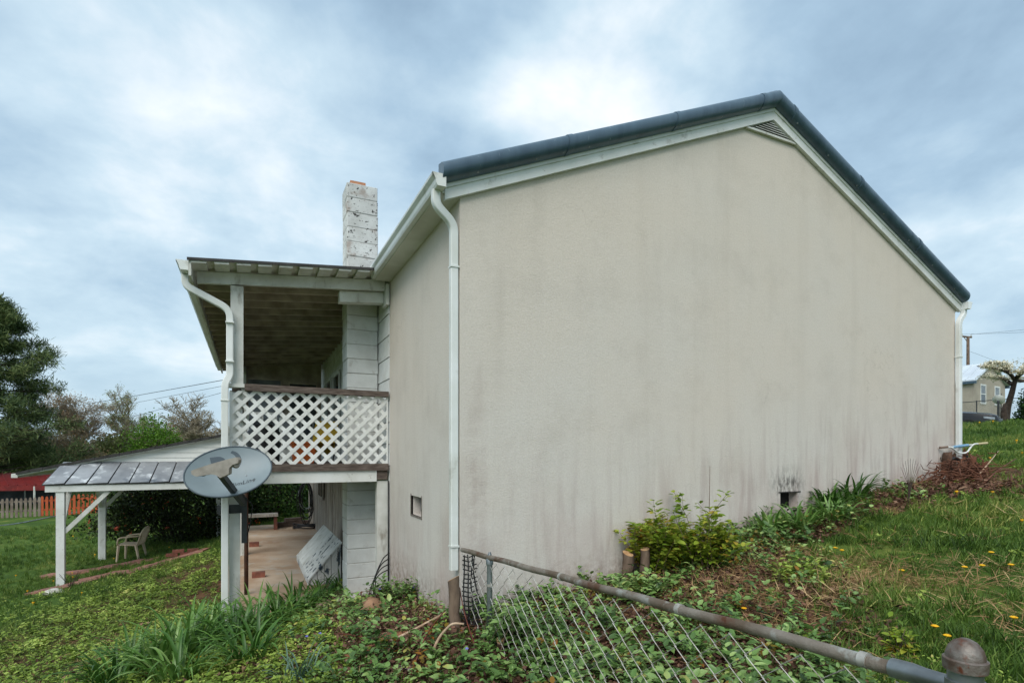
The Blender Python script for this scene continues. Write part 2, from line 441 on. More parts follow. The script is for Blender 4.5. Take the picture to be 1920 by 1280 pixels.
MT['bark_dark'] = surf('dark_bark', srgb(78,66,58), srgb(52,44,38), 8, rough=.95, bump=.5, bscale=40)
MT['cutwood'] = surf('cut_wood', srgb(206,172,132), srgb(176,132,92), 20, rough=.85, bump=.2)
MT['stone_red'] = surf('red_flagstone', srgb(158,112,96), srgb(120,84,74), 5, rough=.85, bump=.4, bscale=30, jit=.12)
MT['brick'] = surf('brick', srgb(132,80,64), srgb(96,62,52), 10, rough=.9, bump=.4, jit=.15)
MT['stone_white'] = surf('pale_stone', srgb(206,204,196), srgb(170,166,156), 9, rough=.9, bump=.4)

# ================================================================== terrain
CP = np.array([
 (0,0,-1.43),(1.5,0,-1.28),(3.2,0,-.95),(4.15,0,-.76),(5.9,0,-.52),(7.44,0,-.34),(8.6,0,-.22),
 (0,2.7,-1.86),(-1.8,2.7,-2.06),(-1,1.3,-1.74),(-.6,.2,-1.52),(-1.67,-4.58,-1.72),(-.38,-3.97,-1.52),(-.1,-1.5,-1.47),
 (-1.3,-1.8,-1.68),(-3.4,-2.5,-1.98),(-3.6,1.0,-2.22),(-3.0,5.0,-2.42),(-6,-4,-2.3),(-8,2,-2.78),(-5.4,7.0,-2.72),(-5.42,10.82,-2.93),
 (-4.4,12.4,-2.80),(-3.2,10,-2.5),(-2.6,8,-2.32),(-2.2,12.5,-2.35),(-5.46,14.7,-3.0),(-10,8,-3.0),(-12,16,-3.1),(-4,20,-2.75),(-10,25,-3.05),(-20,20,-3.15),(-25,35,-3.1),(-8,34,-3.0),(-20,0,-3.2),(-15,-12,-3.0),
 (1.4,-2.9,-1.22),(2.2,-1.2,-1.12),(4,-1.5,-.84),(4,-4.5,-.95),(7,-2,-.46),(8,-6,-.5),(12,-3,.12),(12,2,.12),(20,5,.92),(16,0,.55),(24.6,7.3,.58),(22,-4,1.0),(41,15,2.15),(34,12,1.5),(35,-6,2.0),(34,24,1.4),(55,20,2.6),
 (3,6,-.9),(5,14,-1.0),(12,14,-.2),(0,20,-2.2),(12,30,-.6),(-.5,-12,-1.9),(10,-16,-.6),(-60,60,-3.4),(0,90,-2.5),(-80,0,-3.6),(90,60,4.0),(90,-40,4.0),(0,-80,-2.5),(-70,-60,-3.6),(60,90,2.0),
 (-160,160,-4),(200,160,5),(200,-160,5),(-160,-160,-4)], float)
def _tps(r2): return np.where(r2 > 0, .5*r2*np.log(np.maximum(r2, 1e-12)), 0.0)
_n = len(CP)
_d2 = ((CP[:, None, :2]-CP[None, :, :2])**2).sum(-1)
_A = np.zeros((_n+3, _n+3)); _A[:_n, :_n] = _tps(_d2)+np.eye(_n)*.25; _A[:_n, _n] = 1; _A[:_n, _n+1:] = CP[:, :2]; _A[_n:, :_n] = _A[:_n, _n:].T
_w = np.linalg.solve(_A, np.concatenate([CP[:, 2], [0,0,0]]))
_ph = rng.uniform(0, 6.28, (3, 8, 2)); _dr = rng.normal(size=(3, 8, 2)); _dr /= np.linalg.norm(_dr, axis=2, keepdims=True)
def wob(x, y, k, s):
    o = np.zeros_like(np.asarray(x, float))
    for i in range(8):
        f = s*(0.6+.25*i); o = o+np.sin((x*_dr[k,i,0]+y*_dr[k,i,1])*f+_ph[k,i,0])/(1+.35*i)
    return o/3.2
PATIO = (-2.0, 0.02, 2.95, 12.9); PATIO_Z = -2.06
def ground_z(x, y):
    x = np.asarray(x, float); y = np.asarray(y, float); sh = x.shape
    xf = np.clip(x.ravel(), -300, 300); yf = np.clip(y.ravel(), -300, 300)
    z = np.zeros_like(xf)
    for s in range(0, len(xf), 20000):
        a, b = xf[s:s+20000], yf[s:s+20000]
        d2 = (a[:, None]-CP[None, :, 0])**2+(b[:, None]-CP[None, :, 1])**2
        z[s:s+20000] = _tps(d2)@_w[:_n]+_w[_n]+_w[_n+1]*a+_w[_n+2]*b
    z = np.clip(z, -5, 7)
    z = z+.035*wob(xf, yf, 0, 2.2)+.018*wob(xf, yf, 1, 6.5)
    # the bed of the patio slab is dug out
    q = np.maximum.reduce([PATIO[0]-xf, xf-PATIO[1], PATIO[2]+.1-yf, yf-PATIO[3]])
    bed = PATIO_Z-.10+np.clip(q, 0, 9)*.9
    z = np.where((q < .8) & (yf > PATIO[2]-.3), np.minimum(z, bed), z)
    # small soil mound beside the wall
    z = z+.13*np.exp(-(((xf+.32)/.28)**2+((yf-1.65)/.3)**2))
    return z.reshape(sh)
def gz1(x, y): return float(ground_z(np.array([x]), np.array([y]))[0])
def on_ground(px, py, lift=0.0):
    """the place on the ground seen at a photo pixel"""
    ds = np.concatenate([np.arange(1.0, 12, .03), np.arange(12, 70, .15)])
    X = (px-960)/1040*ds
    xs = CAMX+RGT[0]*X+FWD[0]*ds; ys = CAMY+RGT[1]*X+FWD[1]*ds; zs = (850-py)/1040*ds
    hit = np.nonzero(zs <= ground_z(xs, ys))[0]
    i = hit[0] if len(hit) else len(ds)-1
    return Vector((xs[i], ys[i], gz1(xs[i], ys[i])+lift))
def sstep(a, b, x):
    t = np.clip((x-a)/(b-a), 0, 1); return t*t*(3-2*t)
def zones(x, y):
    """0..1 weights: lawn grass, low weeds, glossy creeper, bare litter"""
    n = wob(x, y, 2, 1.3); n2 = wob(x, y, 1, 2.6)
    ub = 2.75+(y+1)*1.15+n*.8
    ub = np.minimum(ub, 5.2+n*.7)
    lawn_r = sstep(-.5, .5, x-ub)*(y < 3.0)*sstep(-.05, .35, -y+.9*(x > 6.6)*5)
    left = (x < -1.0)
    lawn_l = sstep(4.4, 7.2, -x+.30*np.maximum(y-3, 0)+n*.9)*left
    lawn_l = np.maximum(lawn_l, sstep(8.5, 11, y+n)*(x < 1))
    lawn = np.clip(np.maximum(lawn_r, lawn_l), 0, 1)
    lawn = np.where(x > 8.1, 1.0, lawn)
    lawn = lawn*(1-.93*(y > -.75+.25*n2)*(y < 1.2)*(x < 8.6)*(x > 0))
    weeds = np.clip((1-lawn)*left*(.72+.7*n2), 0, 1)
    creeper = np.clip((1-lawn)*(x >= -1.25)*(.62+.75*n2), 0, 1)*np.where((x > 4.6), .25, 1)
    thatch = np.exp(-(((x-2.15)/.75)**2+((y+1.15)/.75)**2))
    creeper = creeper*(1-.85*thatch)
    litter = np.clip((1-lawn)*(1-.5*weeds), 0, 1)
    return lawn, weeds, creeper, litter, thatch

def axis_pts(lo, hi, fine_lo, fine_hi, step):
    a = list(np.arange(fine_lo, fine_hi, step)); s = step
    while a[-1] < hi: s *= 1.13; a.append(a[-1]+s)
    s = step
    while a[0] > lo: s *= 1.13; a.insert(0, a[0]-s)
    return np.array(a)
gx = axis_pts(-420, 420, -7, 8, .11); gy = axis_pts(-300, 420, -4.5, 7, .11)
GX, GY = np.meshgrid(gx, gy, indexing='ij')
GZ = ground_z(GX, GY)
nx, ny = GX.shape
idx = np.arange(nx*ny).reshape(nx, ny)
F = np.stack([idx[:-1,:-1], idx[1:,:-1], idx[1:,1:], idx[:-1,1:]], -1).reshape(-1, 4)
lw, we, cp, lt, th = zones(GX, GY)

def ground_mat():
    m, nt, b = nodes_of('ground_earth_and_lawn')
    g = nt.nodes.new('ShaderNodeNewGeometry'); pos = g.outputs['Position']
    a1 = nt.nodes.new('ShaderNodeAttribute'); a1.attribute_name = 'lawn'
    a2 = nt.nodes.new('ShaderNodeAttribute'); a2.attribute_name = 'thatch'
    a3 = nt.nodes.new('ShaderNodeAttribute'); a3.attribute_name = 'weeds'
    soil = ramp_node(nt, noise_node(nt, pos, 5, 8, .7), [(.3, srgb(52,36,28)), (.5, srgb(88,60,46)), (.7, srgb(124,88,66))])
    grass = ramp_node(nt, noise_node(nt, pos, 1.1, 7, .65), [(.3, srgb(50,74,26)), (.5, srgb(72,98,36)), (.62, srgb(98,116,50)), (.74, srgb(140,130,76))])
    fine = noise_node(nt, pos, 22, 4, .7)
    grass = mixc(nt, maprange(nt, fine, .4, .7, 0, .55), grass, srgb(38,60,20))
    weed = ramp_node(nt, noise_node(nt, pos, 4, 7, .7), [(.36, srgb(56,42,30)), (.52, srgb(66,80,34)), (.7, srgb(84,104,46))])
    cc = mixc(nt, mth(nt, 'MULTIPLY', a3.outputs['Fac'], .8), soil, weed)
    cc = mixc(nt, a1.outputs['Fac'], cc, grass)
    cc = mixc(nt, mth(nt, 'MULTIPLY', a2.outputs['Fac'], .85), cc, ramp_node(nt, noise_node(nt, pos, 9, 6, .7), [(.35, srgb(118,86,60)), (.65, srgb(170,136,98))]))
    nt.links.new(cc, b.inputs['Base Color']); b.inputs['Roughness'].default_value = .95; b.inputs['Specular IOR Level'].default_value = .15
    bn = nt.nodes.new('ShaderNodeBump'); bn.inputs['Strength'].default_value = .8; bn.inputs['Distance'].default_value = .03
    nt.links.new(noise_node(nt, pos, 26, 5, .7), bn.inputs['Height']); nt.links.new(bn.outputs[0], b.inputs['Normal'])
    return m
MT['ground'] = ground_mat()
gm = fast_mesh('ground', np.stack([GX, GY, GZ], -1).reshape(-1, 3), F, MT['ground'])
for nm, arr in (('lawn', lw), ('thatch', th), ('weeds', we)):
    a = gm.attributes.new(nm, 'FLOAT', 'POINT'); a.data.foreach_set('value', arr.ravel().astype(np.float32))
structure(link('ground', gm), 'sloping yard of lawn, weeds and bare reddish earth')

# patio slab under the porch, two pours with a joint
pt = structure(obj('patio', MB().box(PATIO[0], PATIO[1]-.02, PATIO[2], PATIO[3], PATIO_Z-.2, PATIO_Z-.03), MT['concrete'], loc=(-1, 6, PATIO_Z)), 'stained concrete patio slab under the porch')
yy = PATIO[2]
for i, y1 in enumerate((6.1, 9.4, PATIO[3])):
    x0 = PATIO[0] + (.08 if i == 0 else .01)
    obj('slab', MB().prism([(x0+.25*(i == 0), yy+.01, PATIO_Z-.03), (PATIO[1]-.03, yy+.01+.05*(i == 0), PATIO_Z-.03), (PATIO[1]-.03, y1-.012, PATIO_Z-.03), (x0, y1-.012, PATIO_Z-.03)], (0,0,.03)), MT['concrete'], pt)
    yy = y1

# ================================================================== the house
W, L = 7.73, 13.3
ZL, ZR, ZA = 2.31, 2.18, 3.965          # wall top at the left eave, right eave and under the ridge
UR = W/2
ZB = -3.4
def ztop(u): return ZL+(ZA-ZL)*u/UR if u <= UR else ZA+(ZR-ZA)*(u-UR)/(W-UR)
house = thing('stucco_house', 'large beige stucco house with dark blue metal roof edge and white block chimney', 'house', (W/2, L/2, -1.4))
V1 = (4.03, 4.33, -.66, -.47)            # vent opening in the gable wall
m = MB()
a, b_, c, d = V1
m.add([(0,0,ZB),(a,0,ZB),(a,0,ztop(a)),(UR,0,ZA),(0,0,ZL)], [(0,1,2,3,4)] if a > UR else [(0,1,2,3,4)])
m.v[2] = (a,0,ztop(a)); m.v[3] = (UR,0,ZA)
m.add([(a,0,ZB),(b_,0,ZB),(b_,0,c),(a,0,c)], [(0,1,2,3)])
m.add([(a,0,d),(b_,0,d),(b_,0,ztop(b_)),(a,0,ztop(a))], [(0,1,2,3)])
m.add([(b_,0,ZB),(W,0,ZB),(W,0,ZR),(b_,0,ztop(b_))], [(0,1,2,3)])
# recess of the vent
D = .13
m.add([(a,0,c),(b_,0,c),(b_,D,c),(a,D,c)], [(0,1,2,3)]); m.add([(a,0,d),(b_,0,d),(b_,D,d),(a,D,d)], [(3,2,1,0)])
m.add([(b_,0,c),(b_,0,d),(b_,D,d),(b_,D,c)], [(3,2,1,0)]); m.add([(a,0,c),(a,0,d),(a,D,d),(a,D,c)], [(0,1,2,3)])
# right side and back wall
m.add([(W,0,ZB),(W,L,ZB),(W,L,ZR),(W,0,ZR)], [(0,1,2,3)])
m.add([(W,L,ZB),(0,L,ZB),(0,L,ZL),(UR,L,ZA),(W,L,ZR)], [(0,1,2,3,4)])
gw = obj('gable_wall', m, MT['stucco'], house, fix=False)
gw['label'] = 'tall beige stucco gable wall with purple damp streaks along its foot'
# vent opening in the eaves wall (y0, y1, z0, z1)
V2 = (1.18, 1.60, -.69, -.475)
m = MB()
p, q, r, s = V2
m.add([(0,0,ZB),(0,p,ZB),(0,p,ZL),(0,0,ZL)], [(3,2,1,0)])
m.add([(0,p,ZB),(0,q,ZB),(0,q,r),(0,p,r)], [(3,2,1,0)]); m.add([(0,p,s),(0,q,s),(0,q,ZL),(0,p,ZL)], [(3,2,1,0)])
m.add([(0,q,ZB),(0,2.66,ZB),(0,2.66,ZL),(0,q,ZL)], [(3,2,1,0)])
for (y0, y1, z0, z1) in ((p,p,r,s),(q,q,r,s)): m.add([(0,y0,z0),(0,y0,z1),(.2,y0,z1),(.2,y0,z0)], [(0,1,2,3)])
for z0 in (r, s): m.add([(0,p,z0),(0,q,z0),(.2,q,z0),(.2,p,z0)], [(0,1,2,3)])
ew = obj('eaves_wall', m, MT['stucco'], house, fix=False)
m = MB().box(.03, .06, 2.66, L, ZB, ZL); obj('rear_wall', m, MT['wood_grey'], house)
v = obj('vent_opening', MB().box(a-.01, b_+.01, D-.01, D+.01, c-.01, d+.01), MT['black'], house)
obj('lintel', MB().box(a-.03, b_+.05, -.008, .01, d, d+.012), MT['roof_dark'], v)
v = obj('vent_opening', MB().box(.13, .16, p-.01, q+.01, r-.01, s+.01), MT['black'], house)
obj('pane', MB().box(.10, .115, p+.06, q-.02, r+.03, s-.02), MT['glass_pale'], v)
fr = MB().box(-.006, .02, q, q+.018, r-.018, s+.018).box(-.006, .02, p-.012, p, r-.018, s+.018).box(-.006, .02, p, q, r-.018, r)
obj('frame', fr, MT['mortar'], v)
# horizontal white panels on the wall behind the porch end
z = PATIO_Z-.1; k = 0
while z < ZL-.1:
    z1 = min(z+.285, ZL)
    obj('wall_panel', MB().hexa([(-.012,2.68,z+.004),(.03,2.68,z+.004),(.03,6.3,z+.004),(-.012,6.3,z+.004),(-.004,2.68,z1-.004),(.03,2.68,z1-.004),(.03,6.3,z1-.004),(-.004,6.3,z1-.004)]), MT['white'], house)
    z = z1
# vertical boards on the lower rear wall
y = 6.35; k = 0
while y < L-.1:
    w = .19+.05*random.random(); t = .012*random.random()
    obj('wall_board', MB().box(-.02-t, .03, y+.006, min(y+w, L)-.006, ZB+1.2, -.30), MT['wood_grey'], house); y += w
# upper wall seen through the porch: cream boards with two sash windows
for i in range(9):
    z0 = -.28+i*.29
    obj('wall_panel', MB().box(-.008, .03, 6.32, L, z0+.004, min(z0+.286, ZL)), MT['white_old'], house)
for (y0, y1) in ((6.9, 7.75), (8.15, 9.0)):
    w_ = obj('window', MB().box(-.02, -.009, y0, y1, .05, 1.62), MT['glass'], house)
    fr = MB()
    for zz in (.0, .80, 1.60): fr.box(-.05, -.021, y0-.05, y1+.05, zz, zz+.06)
    for q_ in (y0-.06, y1): fr.box(-.052, -.02, q_, q_+.06, .0, 1.66)
    obj('frame', fr, MT['white_old'], w_)
# lower window boarded in the rear wall
w_ = obj('window', MB().box(-.06, -.036, 9.3, 10.2, -1.05, -.45), MT['glass'], house)
fr = MB()
for q_ in (9.24, 9.72, 10.2): fr.box(-.085, -.061, q_, q_+.06, -1.11, -.39)
for zz in (-1.11, -.45): fr.box(-.083, -.06, 9.24, 10.26, zz, zz+.06)
obj('frame', fr, MT['wood_grey'], w_)
# roof: two sheets of blue metal with standing ribs, rounded blue rake edge, white rake boards
SL = (ZA-ZL)/UR; SR = (ZA-ZR)/(W-UR)
roof = obj('roof', MB().prism([(-.22,-.08,ZL+.13-.22*SL),(UR,-.08,ZA+.13),(W+.08,-.08,ZR+.13-.08*SR),(W+.08,-.08,ZR+.10-.08*SR),(UR,-.08,ZA+.10),(-.22,-.08,ZL+.10-.22*SL)], (0,L+.16,0)), MT['roof_blue'], house)
rb = MB()
for i in range(22):
    y = .2+i*.6
    rb.beam((-.22,y,ZL+.145-.22*SL),(UR,y,ZA+.145),.03,.03); rb.beam((W+.08,y,ZR+.145-.08*SR),(UR,y,ZA+.145),.03,.03)
obj('rib', rb, MT['roof_blue'], roof)
def rake(u0, z0, u1, z1, prof, name, mat, parent, ext0=0., smooth=False):
    """extrude a profile (outwards y, upwards z) along a sloping rake"""
    rings = []
    for (u, z) in ((u0, z0), (u1, z1)): rings.append([(u, y, z+w) for (y, w) in prof])
    return obj(name, MB().loft(rings), mat, parent, smooth=smooth)
cap = []
for k in range(11):
    g = R(-80+k*17)
    cap.append((-.085-.075*math.cos(g), .085+.085*math.sin(g)))
cap = [(-.02, .0), (-.075, -.008)]+cap[1:]+[(-.02, .185)]
zl0 = ZL+.075-.20*SL
for (u0, zz0, u1, zz1, nm) in ((-.20, ZL+.06-.20*SL, UR, ZA+.06, 0), (W+.07, ZR+.06-.07*SR, UR, ZA+.06, 1)):
    rc = rake(u0, zz0, u1, zz1, cap, 'rake_cap', MT['roof_blue'], roof, smooth='auto')
    for t in (.08, .22, .36, .5, .64, .78, .92):   # screws along the lower lip
        uu = u0+(u1-u0)*t; zz = zz0+(zz1-zz0)*t
        obj('screw', MB().lathe([(.011,0),(.011,.006),(.005,.010)], (uu, -.112, zz+.012), 6, (0,-1,-.6)), MT['galv'], rc)
    for t in (.30, .62, .93):                     # overlapped lengths of the cap
        ua, ub_ = u0+(u1-u0)*t, u0+(u1-u0)*(t+.012); za, zb_ = zz0+(zz1-zz0)*t, zz0+(zz1-zz0)*(t+.012)
        o_ = rake(ua, za, ub_, zb_, [(y_*1.04-.001, .085+(w_-.085)*1.05) for y_, w_ in cap], 'overlap', MT['roof_blue'], rc, smooth='auto')
bd = [(-.002,-.075),(-.045,-.075),(-.045,.055),(-.002,.055)]
rbL = rake(-.15, ZL+.0-.15*SL, UR+.005, ZA+.0, bd, 'rake_board', MT['white'], house)
rbR = rake(W+.06, ZR+.0-.06*SR, UR-.005, ZA+.0, [(y-.001, z) for (y, z) in bd], 'rake_board', MT['white'], house)
tr = [(-.046,.02),(-.058,.02),(-.058,.058),(-.046,.058)]
rake(-.15, ZL-.15*SL, UR, ZA, tr, 'rake_trim', MT['white'], house); rake(W+.06, ZR-.06*SR, UR, ZA, tr, 'rake_trim', MT['white'], house)
obj('ridge_cap', MB().prism([(UR-.13,-.09,ZA+.235-.13*SL),(UR,-.09,ZA+.236),(UR+.13,-.09,ZA+.235-.13*SR),(UR,-.09,ZA+.205)], (0,L+.2,0)), MT['roof_blue'], roof)
# louvred vent under the ridge
lv = obj('gable_vent', MB().prism([(UR-.40,-.004,ztop(UR-.40)-.085),(UR+.40,-.004,ztop(UR+.40)-.085),(UR,-.004,ZA-.08)], (0,.003,0)), MT['black'], house)
for i in range(6):
    z0 = ZA-.245+i*.026
    hw = max(.02, (ZA-.085-z0)/((SL+SR)/2)-.03)
    obj('slat', MB().hexa([(UR-hw,-.03,z0),(UR+hw,-.03,z0),(UR+hw,-.006,z0+.010),(UR-hw,-.006,z0+.010),(UR-hw,-.03,z0+.006),(UR+hw,-.03,z0+.006),(UR+hw,-.006,z0+.016),(UR-hw,-.006,z0+.016)]), MT['white_old'], lv)
obj('sill', MB().box(UR-.42, UR+.42, -.035, 0, ZA-.268, ZA-.25), MT['white_old'], lv)
# eaves: soffit, fascia, gutter, downpipe on each side
so = obj('soffit', MB().box(-.20, -.002, -.04, 2.62, ZL-.085, ZL-.07), MT['soffit'], house)
obj('soffit', MB().box(W+.002, W+.06, -.04, L, ZR-.085, ZR-.07), MT['soffit'], house)
def gutter(x, z, y0, y1, sgn, parent):
    pr = [(0,0),(-.075*sgn,0),(-.085*sgn,.02),(-.092*sgn,.055),(-.118*sgn,.085),(-.12*sgn,.105),(-.112*sgn,.105),(-.11*sgn,.09),(-.082*sgn,.06),(-.075*sgn,.01),(-.006*sgn,.01),(-.006*sgn,.105),(0,.105)]
    g = obj('gutter', MB().loft([[(x+a, y0, z+b) for a, b in pr], [(x+a, y1, z+b) for a, b in pr]], cap=False), MT['white_metal'], parent)
    for y in (y0-.006, y1+.001):
        obj('end_cap', MB().prism([(x,y,z),(x-.075*sgn,y,z),(x-.085*sgn,y,z+.02),(x-.092*sgn,y,z+.055),(x-.12*sgn,y,z+.105),(x,y,z+.105)], (0,.005,0)), MT['white_metal'], g)
    return g
gutter(-.17, ZL-.075, -.13, 2.60, 1, house)
obj('fascia', MB().box(-.168, -.15, -.02, 2.60, ZL-.07, ZL+.03), MT['white'], house)
gutter(W+.062, ZR-.075, -.13, L, -1, house)
obj('fascia', MB().box(W+.045, W+.06, -.02, L, ZR-.07, ZR+.03), MT['white'], house)
def bend(pts, k=5):
    """round the corners of a polyline"""
    pts = [Vector(p) for p in pts]; out = [pts[0]]
    for i in range(1, len(pts)-1):
        a, b, c = pts[i-1], pts[i], pts[i+1]
        l = min((a-b).length, (c-b).length)*.48
        p, q = b+(a-b).normalized()*l, b+(c-b).normalized()*l
        for j in range(k+1):
            t = j/k; out.append(p*(1-t)**2+b*2*t*(1-t)+q*t*t)
    out.append(pts[-1]); return out
dp = obj('downpipe', MB().recttube(bend([(-.225,-.02,ZL-.07),(-.225,-.02,ZL-.19),(-.045,.03,ZL-.31),(-.045,.03,ZL-.48)],7)+[Vector((-.045,.03,-1.02))], .062, .07), MT['white_metal'], house, smooth='auto')
for zz in (1.62, -.82): obj('collar', MB().box(-.084,-.006,-.008,.068,zz,zz+.016), MT['white_metal'], dp)
for i in range(6):
    t = i/5; obj('crimp', MB().box(-.24+.03*t-.02, -.188+.03*t-.02+.015, -.052, .015, ZL-.17-.022*i, ZL-.163-.022*i), MT['white_metal'], dp) if False else None
dp = obj('downpipe', MB().recttube(bend([(W+.10,-.06,ZR-.07),(W+.10,-.06,ZR-.14),(W+.005,-.045,ZR-.25),(W+.005,-.045,ZR-.38)],7)+[Vector((W+.005,-.045,-.20))], .062, .07), MT['white_metal'], house, smooth='auto')
for zz in (1.4, .1): obj('collar', MB().box(W-.036, W+.046,-.083,-.008,zz,zz+.016), MT['white_metal'], dp)
pv = obj('vent_pipe', MB().lathe([(.05,0),(.05,.85),(.04,.86)], (7.0, 4.0, ztop(7.0)-.05), 12), MT['white_old'], house, smooth='auto')
# chimney of single blocks, one to a course
CX0, CX1, CY0, CY1 = -.44, -.02, 3.315, 3.73
ch = obj('chimney', MB().box(CX0+.008, CX1-.008, CY0+.008, CY1-.008, PATIO_Z-.1, 3.60), MT['joint'], house)
z = PATIO_Z-.08; k = 0
while z < 3.62:
    j = .004
    dx, dy = random.uniform(-j, j), random.uniform(-j, j)
    top = z > 2.2
    x0, x1, y0, y1, z0, z1 = CX0+dx, CX1+dx, CY0+dy, CY1+dy, z+.004, z+.199
    bv = .006
    ring = lambda zz, s: [(x0+s,y0,zz),(x1-s,y0,zz),(x1,y0+s,zz),(x1,y1-s,zz),(x1-s,y1,zz),(x0+s,y1,zz),(x0,y1-s,zz),(x0,y0+s,zz)]
    mb = MB().loft([[(p[0]+(bv if p[0] < CX0+.1 else -bv), p[1]+(bv if p[1] < CY0+.1 else -bv), z0) for p in ring(0, bv)], ring(z0+bv, bv), ring(z1-bv, bv), [(p[0]+(bv if p[0] < CX0+.1 else -bv), p[1]+(bv if p[1] < CY0+.1 else -bv), z1) for p in ring(0, bv)]])
    obj('block', mb, MT['block_peel' if top else 'block'], ch); z += .203; k += 1
fl = MB().prism([(CX0+.06,CY0+.10,3.70),(CX0+.27,CY0+.10,3.70),(CX0+.27,CY0+.31,3.70),(CX0+.06,CY0+.31,3.70)], (0,0,.125))
obj('flue', fl, MT['clay'], ch)
obj('flue_hole', MB().box(CX0+.09,CX0+.24,CY0+.13,CY0+.28,3.80,3.827), MT['black'], ch)

# ================================================================== the porch
PX, PY0, PY1 = -1.80, 2.70, 10.6
def rz(u): return 2.075+(u+2.25)*.085       # underside of the porch roof boards
porch = thing('covered_porch', 'white timber porch with lattice railing and metal pan roof', 'porch', (-.9, 6.5, PATIO_Z))
po = obj('post', MB().box(PX-.075, PX+.04, PY0-.03, PY0+.07, -2.25, -.35), MT['white_old'], porch)
obj('post', MB().box(PX-.06, PX+.075, PY0-.02, PY0+.08, .815, 1.96), MT['white_old'], porch)
obj('post', MB().box(PX-.075, PX+.065, PY0+.03, PY0+.10, -.14, .72), MT['white_old'], porch)
obj('post', MB().box(PX-.02, PX+.09, 7.85, 7.96, PATIO_Z-.05, -.35), MT['white_old'], porch)
obj('post', MB().box(PX-.02, PX+.08, 9.6, 9.7, -.14, 2.0), MT['white_old'], porch)
obj('post', MB().box(-.16, -.02, PY0-.01, PY0+.10, -2.1, -.36), MT['white_old'], porch)
obj('steel_pole', MB().tube([(PX+.10,4.4,PATIO_Z-.05),(PX+.10,4.4,-.3)], .03, 10), surf('rust_pole', srgb(92,60,44), srgb(60,42,34), 9, rough=.8), porch, smooth=True)
# rims and rails
obj('beam', MB().box(PX-.12, -.17, PY0-.035, PY0+.01, -.365, -.225), MT['white'], porch)
obj('beam_end', MB().box(-.165, -.03, PY0-.03, PY0+.05, -.34, -.225), MT['wood_brown'], porch)
obj('bottom_rail', MB().box(PX-.12, -.02, PY0-.06, PY0+.01, -.222, -.135), MT['wood_brown'], porch)
tr_ = obj('top_rail', MB().hexa([(PX+.09,PY0-.07,.735),(-.02,PY0-.07,.735),(-.02,PY0+.07,.735),(PX+.09,PY0+.07,.735),(PX+.09,PY0-.07,.815),(-.02,PY0-.07,.80),(-.02,PY0+.07,.80),(PX+.09,PY0+.07,.815)]), MT['wood_brown'], porch)
obj('rail_cap', MB().box(PX-.10, PX+.088, PY0-.06, PY0+.09, .77, .812), MT['white_old'], porch)
obj('side_rail', MB().box(PX-.05, PX+.05, PY0+.13, 9.6, .72, .80), MT['wood_brown'], porch)
obj('side_beam', MB().box(PX-.06, PX-.015, PY0+.03, 10.6, -.365, -.18), MT['white'], porch)
obj('header', MB().box(PX-.04, PX+.03, PY0+.12, 10.6, rz(PX)-.26, rz(PX)-.13), MT['white_old'], porch)
for i in range(13):
    x0 = PX+.0+i*.138
    obj('deck_board', MB().box(x0+.004, min(x0+.134, -.05), PY0+.06, 10.6, -.18, -.145), MT['wood_brown'], porch)
# lattice: two layers of diagonal slats, clipped to the opening
lat = obj('lattice', MB().box(PX-.07, PX-.045, PY0-.03, PY0-.012, -.135, .735), MT['white'], porch)
obj('edge_strip', MB().box(-.04,-.022,PY0-.03,PY0-.012,-.135,.735), MT['white'], lat)
def clip(poly, x0, x1, z0, z1):
    for (ax, lim, sg) in ((0,x0,1),(0,x1,-1),(1,z0,1),(1,z1,-1)):
        out = []
        for i in range(len(poly)):
            p, q = poly[i], poly[(i+1)%len(poly)]
            dp_, dq = (p[ax]-lim)*sg, (q[ax]-lim)*sg
            if dp_ >= 0: out.append(p)
            if dp_*dq < 0:
                t = dp_/(dp_-dq); out.append((p[0]+(q[0]-p[0])*t, p[1]+(q[1]-p[1])*t))
        poly = out
        if len(poly) < 3: return []
    return poly
lx0, lx1, lz0, lz1 = PX-.045, -.04, -.135, .735
sw = .044/math.sqrt(2)*1.0
for layer, sg in ((0, 1), (1, -1)):
    y0 = PY0-.024+layer*.009
    for k in range(-12, 30):
        cx = lx0+k*.160+(.05 if layer else 0)
        a0 = cx-sg*2; 
        poly = [(cx-sg*2-sw, -2), (cx-sg*2+sw, -2), (cx+sg*2+sw, 2), (cx+sg*2-sw, 2)]
        pl = clip(poly, lx0, lx1, lz0, lz1)
        if len(pl) < 3: continue
        area = abs(sum(pl[i][0]*pl[(i+1)%len(pl)][1]-pl[(i+1)%len(pl)][0]*pl[i][1] for i in range(len(pl))))/2
        if area < .0008: continue
        obj('slat', MB().prism([(p[0], y0, p[1]) for p in pl], (0,.0075,0)), MT['white'], lat)
# roof: rake beam, rafters, boards, metal sheet, fascia, gutter, downpipe
def slopebeam(u0, u1, y0, y1, drop, h):
    return MB().hexa([(u0,y0,rz(u0)-drop-h),(u1,y0,rz(u1)-drop-h),(u1,y1,rz(u1)-drop-h),(u0,y1,rz(u0)-drop-h),(u0,y0,rz(u0)-drop),(u1,y0,rz(u1)-drop),(u1,y1,rz(u1)-drop),(u0,y1,rz(u0)-drop)])
proof = obj('porch_roof', slopebeam(-2.26, -.05, 2.39, 10.7, -.05, .018), MT['soffit'], porch)
obj('drip_edge', slopebeam(-2.275, -.04, 2.37, 2.387, -.056, .03), MT['roof_dark'], proof)
obj('rake_beam', slopebeam(-2.20, -.06, PY0-.02, PY0+.03, .003, .135), MT['white_old'], proof)
obj('knee', slopebeam(-.62, -.06, PY0+.06, PY0+.20, .14, .14), MT['white_old'], proof)
obj('hanger', MB().box(-.055, -.015, 2.62, 2.85, 1.93, 2.20), MT['white_old'], proof)
